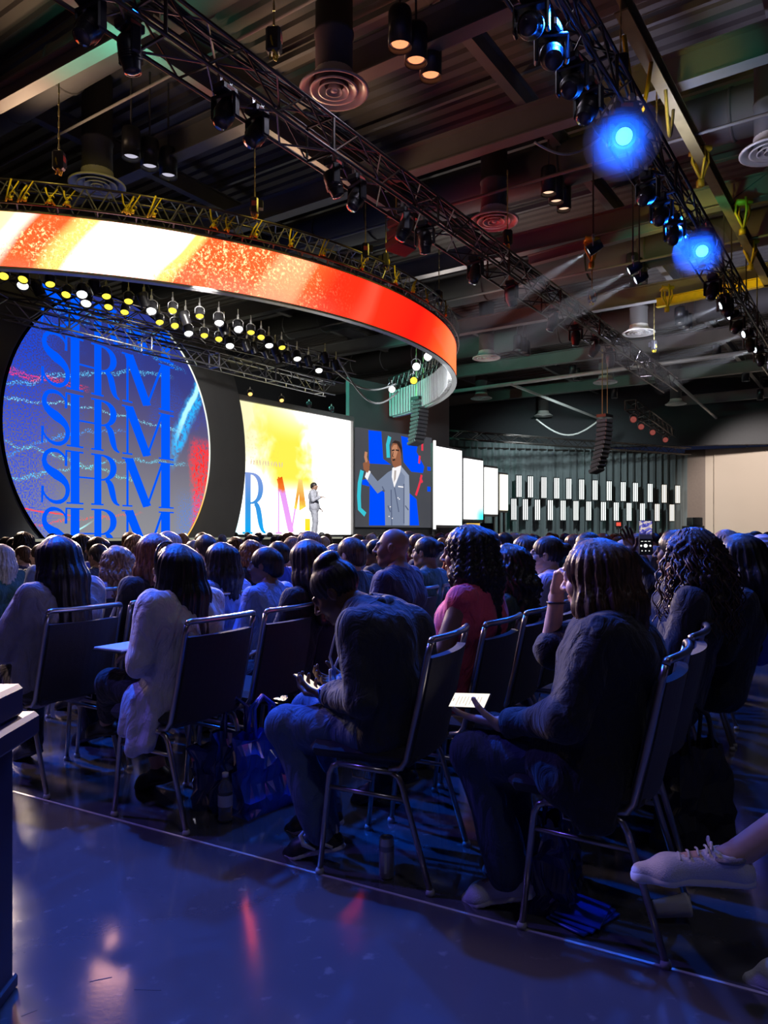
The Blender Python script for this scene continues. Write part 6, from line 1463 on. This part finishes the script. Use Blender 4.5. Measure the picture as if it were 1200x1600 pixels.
bag(gp(885, 1432)+Vector((0, .15, 0)), 1.2, .34, .16, .30, gloss_navy, 'dark shiny bag under the chair of the woman in black', seed=8)
bag(gp(1062, 1390)+Vector((.2, .35, 0)), .5, .32, .18, .42, mat('black_backpack_cloth', (.02, .02, .024), .8), 'black backpack on the floor behind the white sneaker', seed=9)
bag(gp(1060, 1330)+Vector((.35, .9, 0)), .8, .26, .12, .46, gloss_blue, 'blue crinkled bag in the shadows under the right-hand chairs', seed=12)
# water bottle
t = empty('water_bottle', gp(352, 1284), 0, 'clear plastic water bottle on the floor beside the blue bags', 'bottle')
g = NT('clear_plastic'); b = g.n('ShaderNodeBsdfPrincipled', None, Base_Color=(.75, .82, .95, 1), Roughness=.06); b.inputs['Transmission Weight'].default_value = .85; b.inputs['IOR'].default_value = 1.35; g.t.links.new(b.outputs[0], g.out.inputs[0])
pr = [(.026, 0), (.033, .008)]+[(.033-.0025*(k % 2), .02+k*.012) for k in range(10)]+[(.033, .145), (.030, .165), (.020, .185), (.013, .195), (.013, .205)]
MB().lathe(pr, 20).build('body', g.mat, t, True); MB().lathe([(.015, .203), (.015, .22), (.012, .222)], 14).build('cap', M['sole_white'], t, True); MB().lathe([(.0337, .075), (.0337, .125)], 20, cap=False).build('wrapper', mat('bottle_wrapper', (.5, .55, .7), .4), t, True)
# drink can
t = empty('drink_can', gp(604, 1371), .6, 'slim silver drink can standing under the man with the phone', 'can')
MB().lathe([(.020, 0), (.025, .004), (.0285, .012), (.0285, .135), (.025, .150), (.0255, .153), (.0235, .153), (.022, .148), (.001, .147)], 24).build('body', mat('silver_can_print', (.55, .56, .62), .3, .7, var=.1), t, True)
MB().lathe([(.0287, .105), (.0289, .112), (.0289, .118), (.0287, .125)], 24, cap=False).build('band', mat('can_band', (.25, .26, .32), .35, .6), t, True); MB().box((-.02, -.0215, .065), (.012, .004, .075)).build('lettering', mat('can_lettering', (.8, .8, .85), .4), t); MB().rbox((0, .004, .149), (.012, .02, .002), .001).build('pull_tab', M['chrome'], t)
# small things in the shadows under the right chairs
t = empty('drink_cup', gp(1035, 1470)+Vector((.02, .12, 0)), 0, 'white lidded cup lying near the backpack', 'cup'); MB().lathe([(.028, .0), (.036, .10), (.038, .102), (.038, .112), (.01, .114)], 18, Matrix.Translation((0, 0, .04)) @ Matrix.Rotation(1.45, 4, 'Y')).build('body', M['sole_white'], t, True)
t = empty('blue_folder', gp(895, 1440)+Vector((.04, .02, 0)), .7, 'shiny blue folder on the floor under the chair of the woman in black', 'folder')
for k in range(3): MB().rbox((0, 0, .008+.012*k), (.21-.02*k, .15, .008), .002, Matrix.Rotation(.18*k, 3, 'Z') @ Matrix.Rotation(.06*k, 3, 'X')).build('leaf', gloss_blue, t)
# pedestal at the left edge
mar = mat('dark_maroon_laminate', (.055, .022, .030), .45, var=.1, spec=.5)
pc = Vector((-1.0, 2.06, 0)); t = empty('pedestal', (-1.33, 1.80, 0), 0.05, 'dark maroon pedestal with an overhanging top at the left edge', 'pedestal')
MB().rbox((0, 0, .355), (.58, .56, .71), .006).build('cabinet', mar, t); MB().rbox((0.02, 0, .745), (.66, .64, .07), .012).build('top_slab', mar, t); MB().rbox((0, 0, .70), (.60, .58, .03), .006).build('neck_moulding', mar, t); MB().rbox((0, 0, .02), (.60, .58, .04), .006).build('plinth', mar, t)
t = empty('storage_box', (-1.255, 1.84, .78), .05, 'small maroon box with a blue slot lying on the pedestal', 'box'); MB().rbox((0, 0, .045), (.50, .46, .09), .012).build('box_body', mar, t); MB().rbox((.0, -.05, .092), (.40, .22, .006), .002).build('recess', gloss_navy, t)
# scuffs in the floor sealer
m = MB()
for px0, py0, px1, py1 in ((140, 1534, 175, 1527), (210, 1546, 252, 1547), (33, 1588, 58, 1578)):
    a, b_ = gp(px0, py0), gp(px1, py1); m.strip([(0, 0), (.5*(b_-a).length, .002), ((b_-a).length, 0)], [.001, .004, .001], 0, .001) if False else m.bar(a+Vector((0, 0, .0003)), b_+Vector((0, 0, .0003)), .004, .0005)
m.build('floor_scuff', mat('dark_scuff', (.03, .02, .025), .7), kind='structure')
